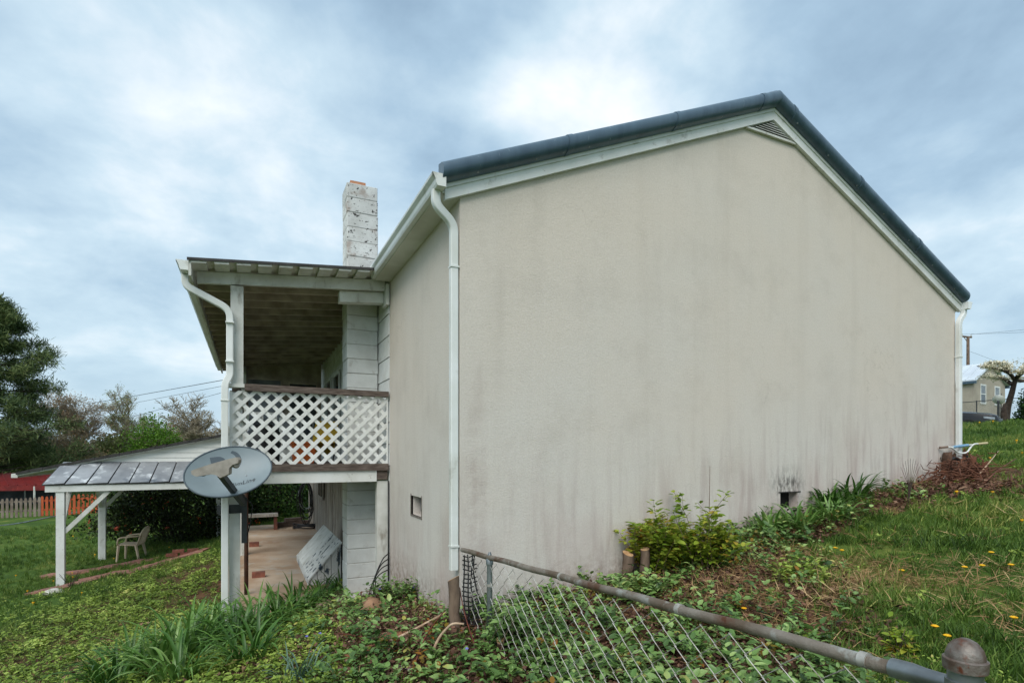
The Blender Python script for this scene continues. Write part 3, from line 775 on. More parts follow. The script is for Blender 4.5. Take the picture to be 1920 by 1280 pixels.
for i in range(10):
    x0 = -2.235+i*.222
    w = .145
    obj('roof_board', MB().hexa([(x0,2.385,rz(x0)+.003),(x0+w,2.385,rz(x0+w)+.003),(x0+w,10.65,rz(x0+w)+.003),(x0,10.65,rz(x0)+.003),(x0,2.385,rz(x0)+.028),(x0+w,2.385,rz(x0+w)+.028),(x0+w,10.65,rz(x0+w)+.028),(x0,10.65,rz(x0)+.028)]), MT['white_old'], proof)
for i in range(19):
    y0 = 3.05+i*.40
    obj('rafter', slopebeam(-2.22, -.05, y0, y0+.045, .003, .12), MT['rafter'], proof)
# dark closed boarding above the rafters from the second bay on
obj('ceiling_boarding', slopebeam(-2.20, -.05, 2.98, 10.6, .0015, .003), MT['wood_dark'], proof)
obj('fascia', MB().box(-2.262, -2.236, 2.395, 10.66, rz(-2.25)-.135, rz(-2.25)+.03), MT['white_old'], proof)
pg = gutter(-2.265, rz(-2.25)-.075, 2.42, 10.6, 1, proof)
pd = obj('downpipe', MB().recttube(bend([(-2.31,2.60,rz(-2.25)-.08),(-2.31,2.60,rz(-2.25)-.20),(-1.865,2.62,1.66),(-1.865,2.62,1.46)],6)+[Vector((-1.865,2.62,1.0))]+bend([(-1.865,2.62,.98),(-1.865,2.62,.90),(-1.915,2.60,.80),(-1.915,2.60,.70)],4)+[Vector((-1.915,2.60,-2.16))], .062, .075), MT['white_metal'], porch, smooth='auto')
for zz, xx in ((1.50,-1.865),(1.05,-1.865),(.60,-1.915),(-.5,-1.915)): obj('collar', MB().box(xx-.045, xx+.045, 2.56, 2.66, zz, zz+.014), MT['white_metal'], pd)
for k in range(3): obj('flute', MB().box(-1.915-.042, -1.915-.036, 2.585+k*.014, 2.591+k*.014, -2.1, .6), MT['white_metal'], pd) if False else None
# far end of the porch: boarded wall with a glazed door and two windows
ENDY = 9.72
ew2 = obj('end_wall', MB().box(PX+.0, -.06, ENDY, ENDY+.05, -.14, 2.16), MT['rafter'], porch)
def pane_unit(name, x0, x1, z0, z1, cols, rows, mat, fm, y=ENDY):
    w = obj(name, MB().box(x0, x1, y-.012, y-.002, z0, z1), mat, porch)
    f = MB()
    t = .045
    f.box(x0-t, x0, y-.035, y-.001, z0-t, z1+t); f.box(x1, x1+t, y-.035, y-.001, z0-t, z1+t)
    f.box(x0, x1, y-.035, y-.001, z0-t, z0); f.box(x0, x1, y-.035, y-.001, z1, z1+t)
    for i in range(1, cols): f.box(x0+(x1-x0)*i/cols-.012, x0+(x1-x0)*i/cols+.012, y-.028, y-.013, z0, z1)
    for i in range(1, rows): f.box(x0, x1, y-.027, y-.013, z0+(z1-z0)*i/rows-.012, z0+(z1-z0)*i/rows+.012)
    obj('frame', f, fm, w); return w
pane_unit('window', PX+.12, PX+.82, .10, 1.72, 1, 1, MT['glass_pale'], MT['rafter'])
pane_unit('window', PX+1.02, PX+1.62, .0, 1.66, 1, 1, MT['glass'], MT['rafter'])

# ================================================================== carport beyond the porch
CG = 11.5                                     # gable plane of the carport
cpt = thing('carport', 'open white carport with dark shingled edge and grey pent roof, left of porch', 'carport', (-4, 13, -2.95))
def cz(u): return -.50+(u+6.3)*.222           # underside of the carport roof
def gpost(x, y, w=.12, d=.12, top=-.80, name='post', mat='white'):
    z0 = gz1(x, y)-.1
    return obj(name, MB().box(x-w/2, x+w/2, y-d/2, y+d/2, z0, top), MT[mat], cpt)
gpost(-5.42, 10.78, .15, .12, -.83)
gpost(-5.46, 14.60, .09, .09, -.62); gpost(-5.36, 14.42, .13, .13, -.62)
gpost(-2.5, 14.5, .12, .12, -.3)
for (p, q) in (((-5.36,10.78,-1.75),(-4.55,10.78,-.86)), ((-5.42,10.84,-1.65),(-5.42,11.45,-.86)), ((-5.36,14.42,-1.55),(-4.6,14.42,-.70)), ((-5.40,14.36,-1.5),(-5.40,13.7,-.72))):
    obj('brace', MB().beam(p, q, .09, .045, up=(0,1,0)), MT['white_old'], cpt)
obj('beam', MB().box(-5.68, -2.15, 10.70, 10.745, -.85, -.69), MT['white'], cpt)
obj('beam', MB().box(-5.50, -5.38, 10.75, 15.0, -.83, -.70), MT['white_old'], cpt)
MT['vinyl'] = surf('white_vinyl_siding', srgb(238,239,235), srgb(226,227,222), 2, rough=.5)
MT['pent'] = surf('grey_pent_panel', srgb(120,123,127), srgb(150,153,156), 2.4, rough=.35, jit=.10, spots=[(srgb(198,202,204), 3.2, .55, .68, None), (srgb(96,102,110), 2.2, .60, .72, None)])
pz0, pz1 = -.675, -.215
n = 9
for i in range(n):
    t0, t1 = i/n, (i+1)/n
    xb0, xb1 = -5.72+t0*3.55, -5.72+t1*3.55; xt0, xt1 = -5.55+t0*3.40, -5.55+t1*3.40
    j = random.uniform(-.012, .012)
    obj('pent_panel', MB().hexa([(xb0+.012,10.66,pz0+j),(xb1-.012,10.66,pz0-j),(xt1-.012,CG-.03,pz1),(xt0+.012,CG-.03,pz1),(xb0+.012,10.66,pz0+j+.012),(xb1-.012,10.66,pz0-j+.012),(xt1-.012,CG-.03,pz1+.012),(xt0+.012,CG-.03,pz1+.012)]), MT['pent'], cpt)
obj('pent_deck', MB().hexa([(-5.73,10.68,pz0-.03),(-2.16,10.68,pz0-.03),(-2.15,CG-.03,pz1-.03),(-5.56,CG-.03,pz1-.03),(-5.73,10.68,pz0-.004),(-2.16,10.68,pz0-.004),(-2.15,CG-.03,pz1-.004),(-5.56,CG-.03,pz1-.004)]), MT['roof_dark'], cpt)
z = pz1-.02
while z < cz(-1.9):                            # lapped siding of the gable, clipped by the roof slope
    z1 = z+.128
    xl = -6.05 if z < cz(-6.05) else -6.3+(z+.50)/.222
    xl1 = -6.3+(min(z1, cz(-1.9))+.50)/.222
    xl, xl1 = max(-6.05, xl), max(-6.05, xl1)
    if xl < -1.95:
        xr = -1.9
        za = min(z1, cz(xr))
        poly = [(xl,CG,z),(xr,CG,z),(xr,CG,za-.004),(min(xl1,xr-.01),CG,za-.004)]
        o_ = [Vector(p) for p in poly]
        obj('siding_board', MB().add([o_[0]+Vector((0,-.022,0)), o_[1]+Vector((0,-.022,0)), o_[2]+Vector((0,-.006,0)), o_[3]+Vector((0,-.006,0)), o_[0], o_[1], o_[2], o_[3]], [(0,1,2,3),(7,6,5,4),(0,4,5,1),(1,5,6,2),(2,6,7,3),(3,7,4,0)]), MT['vinyl'], cpt)
    z = z1
cr_ = obj('roof', MB().hexa([(-6.34,11.36,cz(-6.34)),(-1.85,11.36,cz(-1.85)),(-1.85,15.3,cz(-1.85)),(-6.34,15.3,cz(-6.34)),(-6.34,11.36,cz(-6.34)+.03),(-1.85,11.36,cz(-1.85)+.03),(-1.85,15.3,cz(-1.85)+.03),(-6.34,15.3,cz(-6.34)+.03)]), MT['white_old'], cpt)
for i in range(19):
    u0 = -6.36+i*.24
    obj('shingle', MB().hexa([(u0,11.33,cz(u0)+.032),(u0+.232,11.33,cz(u0+.232)+.032),(u0+.232,15.3,cz(u0+.232)+.032),(u0,15.3,cz(u0)+.032),(u0,11.33,cz(u0)+.085+.012*(i%2)),(u0+.232,11.33,cz(u0+.232)+.095),(u0+.232,15.3,cz(u0+.232)+.095),(u0,15.3,cz(u0)+.085)]), MT['roof_dark'], cr_)
obj('gutter', MB().box(-6.46, -6.345, 11.4, 15.2, cz(-6.34)-.04, cz(-6.34)+.05), MT['white_old'], cpt)

# ================================================================== satellite dish on the porch post
MT['dish'] = surf('dish_grey', srgb(128,141,146), srgb(112,125,130), 2, rough=.42, spots=[(srgb(112,124,126), 7, .66, .8, None)])
MT['dish_dark'] = surf('dish_print', srgb(70,82,90), rough=.5)
MT['lnb'] = surf('feed_plastic', srgb(158,152,143), srgb(132,126,117), 9, rough=.6)
MT['darkmetal'] = surf('dark_bracket', srgb(66,68,70), srgb(48,50,52), 6, rough=.5, metal=.3)
dc = at(430, 887, 6.12)
tocam = (Vector((CAMX, CAMY, 0))-dc).normalized()
rgt = Vector((RGT[0], RGT[1], 0)); up0 = Vector((0,0,1))
# faces the viewer, tipped up, turned a little in its own plane
nrm = (tocam*math.cos(R(33))+up0*math.sin(R(33))+rgt*-.10).normalized()
ax0 = (rgt-nrm*rgt.dot(nrm)).normalized(); ay0 = nrm.cross(ax0)
roll = R(27)
ax = ax0*math.cos(roll)+ay0*math.sin(roll); ay = nrm.cross(ax)
A_, B_ = .435, .325
def dpt(x, y, off=0.):                          # a point on the bowl
    q = (x/A_)**2+(y/B_)**2
    return dc+ax*x+ay*y+nrm*(q*.10-.06+off)
dish = thing('satellite_dish', 'oval grey satellite dish with feed arm clamped to the porch post', 'satellite dish', tuple(at(436, 960, 6.4)))
rings = []; NS = 48
vs = []; fs = []
for side in (0, 1):
    base = len(vs)
    for i in range(9):
        r_ = i/8
        for j in range(NS):
            g = 2*math.pi*j/NS; vs.append(dpt(A_*r_*math.cos(g), B_*r_*math.sin(g), -.014*side))
    for i in range(8):
        for j in range(NS):
            f = (base+i*NS+j, base+i*NS+(j+1)%NS, base+(i+1)*NS+(j+1)%NS, base+(i+1)*NS+j)
            fs.append(f if side == 0 else f[::-1])
o1 = 8*NS; o2 = 9*NS+8*NS
for j in range(NS): fs.append((o1+j, o1+(j+1)%NS, o2+(j+1)%NS, o2+j))
refl = obj('reflector', MB().add(vs, fs), MT['dish'], dish, smooth='auto', fix=False)
rim = [dpt(A_*math.cos(2*math.pi*j/NS), B_*math.sin(2*math.pi*j/NS), -.004) for j in range(NS+1)]
obj('rim', MB().tube(rim, .009, 6, cap=False), MT['dish_dark'], refl, smooth=True)
def print_poly(pts, name='print'):
    """flat print lying 2 mm above the bowl, fanned finely enough to follow it"""
    vs = [dpt(x, y, .0025) for x, y in pts]
    return obj(name, MB().add(vs, [tuple(range(len(vs)))]), MT['dish_dark'], refl, fix=False)
# emblem: a heavy D and a swoosh beside it
Dp = [(-.15,.085),(-.15,.245)]+[(-.075+.08*math.cos(R(g)), .165+.08*math.sin(R(g))) for g in range(90, -91, -15)]
print_poly(Dp, 'emblem')
sw_o = [(.055+.10*math.cos(R(g)), .175+.105*math.sin(R(g))) for g in range(75, -76, -12)]
sw_i = [(.035+.075*math.cos(R(g)), .175+.088*math.sin(R(g))) for g in range(-75, 76, 12)]
for i in range(len(sw_o)-1):
    pass
me_sw = MB(); no = len(sw_o)
me_sw.add([dpt(x, y, .0025) for x, y in sw_o]+[dpt(x, y, .0025) for x, y in sw_i[::-1]], [(i, i+1, no+i+1, no+i) for i in range(no-1)])
obj('emblem', me_sw, MT['dish_dark'], refl, fix=False)
# lettering
fc = bpy.data.curves.new('lettering', 'FONT'); fc.body = 'SlimLine'; fc.size = .078; fc.shear = .35; fc.space_character = 1.05
to = bpy.data.objects.new('lettering', fc); col.objects.link(to)
bpy.context.view_layer.update()
dg = bpy.context.evaluated_depsgraph_get()
tm = bpy.data.meshes.new_from_object(to.evaluated_get(dg)); bpy.data.objects.remove(to)
bm = bmesh.new(); bm.from_mesh(tm); bmesh.ops.triangulate(bm, faces=bm.faces)
for v in bm.verts: v.co = dpt(v.co.x*1.0-.045, v.co.y*1.0-.165, .003)-WL[dish]
bm.to_mesh(tm); bm.free(); tm.materials.clear(); tm.materials.append(surf('dish_lettering', srgb(40,46,50), rough=.5))
lo_ = bpy.data.objects.new('lettering', tm); col.objects.link(lo_); lo_.parent = refl; WL[lo_] = WL[dish]
for (x, y) in ((.16,-.05),(.21,-.16),(.02,-.24)):
    obj('bolt', MB().lathe([(.009,0),(.009,.004),(.004,.006)], dpt(x, y, .002), 8, nrm), MT['galv'], refl)
# feed arm from the clamp up in front of the bowl, with the wide feed head
fa0 = at(456, 944, 6.30); fa1 = at(413, 888, 5.62)
obj('feed_arm', MB().beam(fa0, fa1, .052, .06), MT['darkmetal'], dish)
hl, hr_ = at(366, 888, 5.62), at(450, 868, 5.62)
hd = (hr_-hl).normalized(); hu = (up0-hd*up0.dot(hd)).normalized(); hn = hd.cross(hu)
prof = [(-.02,-.005),(.02,-.035),(.17,-.045),(.22,-.07),(.25,-.105),(.345,-.085),(.36,-.03),(.40,-.005),(.46,.0),(.475,.03),(.46,.06),(.38,.062),(.2,.055),(.0,.038),(-.02,.03)]
hp = [hl+hd*x+hu*y-hn*.03 for x, y in prof]
feed = obj('feed_head', MB().prism(hp, hn*.06), MT['lnb'], dish)
for x in (.05, .34, .43):
    obj('feed_horn', MB().lathe([(.03,0),(.036,.05),(.03,.07)], hl+hd*x+hu*-.005, 12, (dc-hl-hd*x)), MT['lnb' if x > .4 else 'darkmetal'], feed, smooth='auto')
pc = Vector((PX-.005, PY0+.02, -.62))
obj('clamp', MB().box(PX-.20, PX+.075, PY0-.055, PY0-.035, -.70, -.60).box(PX-.20, PX+.075, PY0-.05, PY0+.09, -.675, -.665), MT['darkmetal'], dish)
mt = Vector((PX+.085, PY0-.045, 0))
obj('mast', MB().box(mt.x-.03, mt.x+.03, mt.y-.03, mt.y+.03, -1.05, -.52), MT['darkmetal'], dish)
obj('mount_arm', MB().beam((mt.x, mt.y, -.56), dc-nrm*.11, .05, .05), MT['darkmetal'], dish)
obj('mount_plate', MB().beam(dc-nrm*.095-ay*.10, dc-nrm*.095+ay*.10, .16, .02, up=nrm), MT['darkmetal'], dish)
obj('cable', MB().tube(bend([mt+Vector((.03,-.02,-.55)), mt+Vector((.09,-.03,-.6)), mt+Vector((.06,-.02,-.85)), mt+Vector((.02,0,-1.0))], 6), .006, 6), MT['black_plastic'], dish, smooth=True)

# ================================================================== cellar bulkhead beside the chimney
bk = thing('cellar_bulkhead', 'slanted ribbed white cellar cover with peeling paint beside chimney base', 'cellar hatch', (-.5, 5.6, PATIO_Z))
MT['peel'] = surf('peeling_paint', srgb(206,207,203), srgb(184,184,178), 4, rough=.75, jit=.05, spots=[(srgb(62,74,82), 9, .56, .61, (1,1,.5)), (srgb(110,104,96), 14, .62, .7, None)])
def bulk(y0, y1, mat, lo=0.):
    mb = MB(); n = 14
    # ribs run up the slope
    pts = []
    for i in range(n*2+1):
        y = y0+(y1-y0)*i/(n*2); h = .018 if (i//1) % 2 else 0
        pts.append((y, h))
    dx, dz = .50, .56; ln = math.hypot(dx, dz); nx_, nz_ = -dz/ln, dx/ln
    rings = []
    for (t, off) in ((0,0),(1,0),(1,-.02),(0,-.02)):
        rings.append([(-.83+dx*t+nx_*(h+off), y, -1.97+dz*t+nz_*(h+off)) for y, h in pts])
    vs = [p for r_ in rings for p in r_]; k = len(pts); fs = []
    for a in range(4):
        b = (a+1) % 4
        for i in range(k-1): fs.append((a*k+i, a*k+i+1, b*k+i+1, b*k+i))
    fs += [(0,k,2*k,3*k), (k-1,4*k-1,3*k-1,2*k-1)]
    return obj('ribbed_panel', mb.add(vs, fs), mat, bk)
bulk(4.58, 5.62, MT['peel']); bulk(5.66, 6.85, MT['white_old'])
x0 = -.80
for i in range(5):                               # upright boards closing the near end
    x1 = x0+.105
    h0, h1 = -1.97+(x0+.83)*1.12-.03, -1.97+(x1+.83)*1.12-.03
    obj('end_board', MB().prism([(x0+.004,4.60,PATIO_Z),(x1-.004,4.60,PATIO_Z),(x1-.004,4.60,min(h1,-1.42)),(x0+.004,4.60,h0)], (0,.02,0)), MT['peel'], bk); x0 = x1
obj('front_board', MB().box(-.835,-.81,4.6,6.84,PATIO_Z+.002,-1.95), MT['peel'], bk)
obj('back_board', MB().box(-.335,-.31,4.6,6.84,PATIO_Z+.002,-1.43), MT['wood_grey'], bk)

# things on the patio
def mini(name, label, cat, mb, mat, loc, group=None, smooth=False):
    return tag(obj(name, mb, mat, loc=loc, smooth=smooth), label, cat, group)
bn_ = thing('bench', 'low plank bench at the far end of the patio', 'bench', (-1.35, 11.8, PATIO_Z))
obj('seat', MB().box(-1.95, -.95, 11.6, 12.0, PATIO_Z+.36, PATIO_Z+.43), MT['wood_grey'], bn_)
for x in (-1.9, -1.05): obj('leg', MB().box(x, x+.08, 11.66, 11.94, PATIO_Z, PATIO_Z+.36), MT['brick'], bn_)
mini('brick', 'single brown brick lying on the open patio floor', 'brick', MB().box(-1.62,-1.42,5.52,5.62,PATIO_Z,PATIO_Z+.09), MT['brick'], (-1.5,5.57,PATIO_Z))
p_ = at(483, 1026, 11.3)
mini('brick', 'orange brick on the patio beside the far porch post', 'brick', MB().box(-1.66,-1.46,8.9,9.0,PATIO_Z,PATIO_Z+.10), MT['brick'], (-1.56,8.95,PATIO_Z))
pl = thing('timber_baulk', 'dark timber baulk lying along the far patio edge', 'timber', (-.55, 12.2, PATIO_Z))
obj('baulk', MB().beam((-.98,12.1,PATIO_Z+.07),(-.1,12.4,PATIO_Z+.07),.14,.14), MT['wood_brown'], pl); obj('baulk', MB().beam((-.75,12.15,PATIO_Z+.19),(-.3,12.32,PATIO_Z+.19),.12,.10), MT['wood_brown'], pl)
# coil of hoses and cables hanging on the wall corner
hz_ = thing('hose_coil', 'tangled coil of dark hoses hanging at the far wall corner', 'hose', (-.25, 11.6, -1.2))
hook = MB().beam((-.02,11.6,-.78),(-.34,11.6,-.74),.03,.04); obj('hook', hook, MT['wood_grey'], hz_)
for i in range(9):
    mb = MB(); pts = []
    a, b = random.uniform(.10,.17), random.uniform(.35,.62)
    ox, oy = random.uniform(-.03,.03), random.uniform(-.05,.05)
    for k in range(25):
        g = 2*math.pi*k/24
        pts.append((-.24+ox+a*math.sin(g)*(1+.3*(g > 2)), 11.6+oy+.04*math.sin(2*g+i), -.80-b+b*math.cos(g)))
    obj('loop', mb.tube(pts, .012, 6, cap=False), MT['black_plastic'] if i % 3 else MT['galv'], hz_, smooth=True)
for i in range(4):
    pts = [(-.3+.28*math.cos(R(g*30+i*40)), 11.55+.22*math.sin(R(g*30)), PATIO_Z+.03+.03*i+.02*math.sin(g)) for g in range(13)]
    obj('loop', MB().tube(pts, .014, 6, cap=False), MT['black_plastic'], hz_, smooth=True)
# loose black cables at the foot of the wall corner
cb = thing('loose_cables', 'loose black cables arching out at the foot of the porch wall', 'cable', (-.15, 2.6, -1.8))
for i in range(4):
    z0 = -1.30-.07*i
    pts = bend([(-.015,2.63,z0), (-.10-.02*i,2.56,z0-.03), (-.22-.03*i,2.50,z0-.22), (-.22-.025*i,2.50,z0-.42), (-.27-.01*i,2.48,-1.86)], 5)
    obj('cable', MB().tube(pts, .007, 6), MT['black_plastic'], cb, smooth=True)
obj('cable', MB().tube([(-.02,2.655,-2.0),(-.02,2.655,-.36)], .010, 6), MT['black_plastic'], cb, smooth=True)

# things on the porch, seen through the lattice
MT['orange'] = surf('orange_plastic', srgb(176,92,34), srgb(148,72,28), 5, rough=.5)
MT['yellow'] = surf('yellow_fabric', srgb(196,164,52), srgb(164,132,40), 6, rough=.8)
bx = thing('storage_crate', 'orange crate on the porch floor behind the lattice', 'crate', (-.95, 4.0, -.145))
obj('body', MB().hexa([(-1.08,3.9,-.144),(-.82,3.9,-.144),(-.82,4.2,-.144),(-1.08,4.2,-.144),(-1.12,3.86,.14),(-.78,3.86,.14),(-.78,4.24,.14),(-1.12,4.24,.14)]), MT['orange'], bx)
obj('lip', MB().box(-1.13,-.77,3.85,3.88,.14,.165).box(-1.13,-.77,4.22,4.25,.14,.165), MT['orange'], bx)
yf = thing('folding_chair', 'yellow striped folding chair standing behind the lattice', 'chair', (-.62, 4.3, -.145))
obj('back', MB().hexa([(-.86,4.30,-.02),(-.50,4.30,-.02),(-.50,4.33,-.02),(-.86,4.33,-.02),(-.72,4.5,.50),(-.36,4.5,.50),(-.36,4.53,.50),(-.72,4.53,.50)]), MT['yellow'], yf)
obj('seat', MB().hexa([(-.84,4.02,.16),(-.48,4.02,.16),(-.48,4.34,.10),(-.84,4.34,.10),(-.84,4.02,.18),(-.48,4.02,.18),(-.48,4.34,.12),(-.84,4.34,.12)]), MT['yellow'], yf)
for x in (-.86, -.48): obj('leg', MB().beam((x,3.98,-.144),(x+.1,4.52,.5),.02,.02), MT['galv'], yf); obj('leg', MB().beam((x,4.5,-.144),(x,4.0,.18),.02,.02), MT['galv'], yf)
sf = thing('storm_door', 'white glazed storm door leaning on the porch behind the lattice', 'door', (-1.45, 6.4, -.145))
obj('sash', MB().box(-1.70,-1.20,6.4,6.43,-.144,.74), MT['white'], sf)
for (x0, x1) in ((-1.66,-1.47),(-1.43,-1.24)):
    for (z0, z1) in ((.42,.70),(.10,.38)): obj('pane', MB().box(x0,x1,6.39,6.398,z0,z1), MT['glass'] , sf)
wb = thing('white_cabinet', 'white cabinet with pale frosted door behind the lattice', 'cabinet', (-.9, 7.4, -.145))
obj('body', MB().box(-1.10,-.70,7.4,7.8,-.144,.72), MT['white_old'], wb); obj('door', MB().box(-1.07,-.73,7.385,7.398,.1,.69), MT['glass_pale'], wb)
bx2 = thing('dark_grill', 'covered black barbecue on the porch behind the lattice', 'barbecue', (-1.45, 5.2, -.145))
obj('body', MB().loft([[(-1.45+r_*math.cos(2*math.pi*j/12)*.26, 5.2+r_*math.sin(2*math.pi*j/12)*.22, zz) for j in range(12)] for (r_, zz) in ((.9,-.144),(1.0,.2),(.95,.34),(.5,.46),(.1,.48))]), MT['black_plastic'], bx2, smooth='auto')

# ================================================================== chain-link fence from the house corner towards the viewer
fence = thing('chain_link_fence', 'grey chain link fence with rusty top rail running from the house corner', 'fence', (-.1, -2.0, -1.5))
fa, fb = at(867, 1031, 4.75), at(1738, 1269, 1.45)
fd = (fb-fa); flen = fd.length
def frail(t): return fa+fd*t
mb = MB(); NSEG = 24
obj('top_rail', MB().tube([frail(i/NSEG)+Vector((0,0,.003*math.sin(i*1.3))) for i in range(NSEG+1)], .0205, 12), MT['rail'], fence, smooth='auto')
for t in (.47, .742, .955): 
    q = frail(t); obj('tie', MB().tube([q-fd.normalized()*.012, q+fd.normalized()*.012], .0235, 12), MT['wire'], fence, smooth='auto')
q = frail(.985); obj('rail_end', MB().tube([frail(.976), frail(.990), frail(1.0), frail(1.03)], [.0265,.0265,.022,.018], 14), MT['galv'], fence, smooth='auto')
def fpost(p, r_, top, name='post'):
    return obj(name, MB().tube([(p.x,p.y,gz1(p.x,p.y)-.25),(p.x,p.y,top)], r_, 14), MT['galv'], fence, smooth='auto')
q = at(921, 1046, 4.17); lp = fpost(q+Vector((.0,.03,0)), .0215, q.z-.03)
obj('post_cap', MB().lathe([(.028,-.04),(.028,.0),(.02,.012),(.016,.03),(.008,.055)], q+Vector((0,.03,-.015)), 14), MT['galv'], lp, smooth='auto')
obj('tie', MB().tube([q+Vector((0,.03,-.22)), q+Vector((0,.03,-.20))], .0245, 12), MT['wire'], lp, smooth='auto')
q = at(1810, 1245, 1.24); tp = fpost(q, .033, q.z-.0)
obj('post_cap', MB().lathe([(.0375,-.012),(.041,-.012),(.042,.0),(.042,.012),(.037,.015),(.0365,.022),(.032,.037),(.022,.050),(.009,.057),(.001,.058)], q, 24), surf('rusty_cap', srgb(128,122,116), srgb(90,72,62), 30, rough=.55, metal=.4, bump=.3, spots=[(srgb(100,58,40), 40, .55, .66, None)]), tp, smooth='auto')
obj('band', MB().lathe([(.036,-.06),(.0375,-.06),(.0375,-.035),(.036,-.035)], q, 24), MT['galv'], tp, smooth='auto')
# zig-zag wires that hook into each other, hung under the rail
p_ = .074; H = .70; dirx = Vector((fd.x, fd.y, 0)); hl_ = dirx.length; dirx.normalize(); nrmf = Vector((-dirx.y, dirx.x, 0))
def zig(flip, rows):
    pts = []
    for k in range(rows+1):
        s_ = (k % 2) ^ flip
        x = (p_*.53 if s_ else -p_*.53); off = (.0035 if s_ else -.0035)
        pts.append(dirx*x+nrmf*off+Vector((0,0,-k*.060)))
    return MB().tube(pts, .0025, 4)
rows = 15
zm = [obj('wire', zig(f, rows), MT['wire'], fence, fix=False) for f in (0, 1)]
zme = [o.data for o in zm]
for o in zm: bpy.data.objects.remove(o)
for me in zme:                                    # wires were built relative to the fence base
    for v in me.vertices: v.co = v.co+WL[fence]
nw = int(hl_/p_)
for i in range(nw):
    t = (i+.5)/nw
    b0 = frail(t); sag = .0
    inst('wire', zme[i % 2], fence, b0+Vector((0,0,-.035-.004*random.random())))
# black plastic netting bunched against the corner
nt_ = thing('plastic_netting', 'black plastic netting bunched between fence end and downpipe', 'netting', (.02, -.25, -1.4))
c0 = at(880, 1040, 4.66); c1 = at(884, 1190, 4.50)
for i in range(4):
    x = -.045+.03*i
    pts = [c0+Vector((x*(1+.4*k/8)+.008*math.sin(k*1.1+i), .02*math.sin(k*.9+i*2), 0))+(c1-c0)*(k/8) for k in range(9)]
    obj('strand', MB().tube(pts, .006, 5), MT['black_plastic'], nt_)
for k in range(18):
    t = (k+.5)/18; c_ = c0+(c1-c0)*t; w_ = .055*(1+.5*t)
    obj('cross_strand', MB().tube([c_+Vector((-w_, .02*math.sin(k), .01)), c_+Vector((0, .015*math.cos(k), -.008)), c_+Vector((w_, .02*math.sin(k*2), .012))], .0055, 5), MT['black_plastic'], nt_)

# ================================================================== trees and shrubs: builders
def skeleton(base, height, r0, levels, spread, seed, up=.25, nchild=(3,5), ratio=.62, lean=(0,0), first=.30, minr=.012, wig=.22):
    """limbs as tapering segments; returns segments (p0,p1,r0,r1) and twig tips"""
    rn = random.Random(seed); segs = []; tips = []
    def grow(p, d, ln, r_, lv):
        k = 4 if lv == 0 else 3
        q = Vector(p); dd = Vector(d).normalized(); pts = [(q.copy(), r_)]
        for i in range(k):
            dd = (dd+Vector((rn.gauss(0,wig), rn.gauss(0,wig), rn.gauss(0,wig)*.6+up*.25))*(.45 if lv == 0 else 1.0)).normalized()
            q2 = q+dd*ln/k; r2 = max(minr, r_*(1-.45*(i+1)/k)); segs.append((q.copy(), q2.copy(), pts[-1][1], r2)); q = q2; pts.append((q.copy(), r2))
        if lv >= levels: tips.append((q.copy(), dd.copy())); return
        n_ = rn.randint(*nchild)
        for i in range(n_):
            t = first+(1-first)*(i+rn.random())/n_ if lv == 0 else .25+.75*(i+rn.random())/n_
            t = min(t, .999); j = int(t*k); a, b = pts[j][0], pts[j+1][0]; pp = a+(b-a)*(t*k-j)
            ang = rn.uniform(0, 6.283); side = Vector((math.cos(ang), math.sin(ang), rn.uniform(-.1,.5)))
            nd = (dd*(1-spread)+side*spread+Vector((0,0,up))).normalized()
            grow(pp, nd, ln*ratio*rn.uniform(.75,1.15)*(1.0-.35*t if lv == 0 else 1), max(minr, pts[j+1][1]*.62), lv+1)
        grow(q, dd, ln*ratio*.8, pts[-1][1], lv+1)
    grow(Vector(base), Vector((lean[0], lean[1], 1)), height, r0, 0)
    return segs, tips
def seg_mesh(name, segs, mat, n=5):
    P0 = np.array([s[0] for s in segs]); P1 = np.array([s[1] for s in segs]); r0 = np.array([s[2] for s in segs]); r1 = np.array([s[3] for s in segs])
    D = unit(P1-P0); ref = np.where(np.abs(D[:, 2:3]) < .9, np.array([[0,0,1.]]), np.array([[1.,0,0]]))
    A = unit(np.cross(D, ref)); B = np.cross(D, A); g = np.arange(n)*2*np.pi/n
    c, s_ = np.cos(g)[None, :, None], np.sin(g)[None, :, None]
    ra = P0[:, None]+(A[:, None]*c+B[:, None]*s_)*r0[:, None, None]; rb = P1[:, None]+(A[:, None]*c+B[:, None]*s_)*r1[:, None, None]
    V = np.concatenate([ra, rb], 1).reshape(-1, 3); o = (np.arange(len(segs))*2*n)[:, None]
    j = np.arange(n); k = (j+1) % n
    F = np.stack([o+j, o+k, o+n+k, o+n+j], -1).reshape(-1, 4)
    return fast_mesh(name, V, F, mat)
def leaves(name, P, size, mat, zb=.3, tmpl=LEAF2, D=None):
    n = len(P); D = rdir(n, .2) if D is None else D
    V, F, i = stamp(tmpl[0], tmpl[1], P, D, rdir(n, zb), size*rng.uniform(.6, 1.3, n))
    return fast_mesh(name, V, F, mat, c=rng.uniform(0, 1, n)[i])
def around(tips, n, spread, along=0.):
    T = np.array([t[0] for t in tips]); k = rng.integers(0, len(T), n)
    return T[k]+rng.normal(size=(n, 3))*spread
def make_tree(name, label, base, height, r0, levels, seed, nleaf, lsize, lmat, spread=.6, bark='bark_dark', group=None, lspread=.35, **kw):
    t = thing(name, label, 'tree', tuple(base), group)
    segs, tips = skeleton(base, height, r0, levels, spread, seed, **kw)
    sub = lambda me: me
    tm_ = seg_mesh('trunk', segs, MT[bark])
    o = link('trunk', tm_, t, base); tm_.transform(Matrix.Translation(-Vector(base)))
    if nleaf:
        lm = leaves('crown', around(tips, nleaf, lspread), lsize, lmat)
        lm.transform(Matrix.Translation(-Vector(base))); link('crown', lm, t, base)
    return t, tips
LM = {}
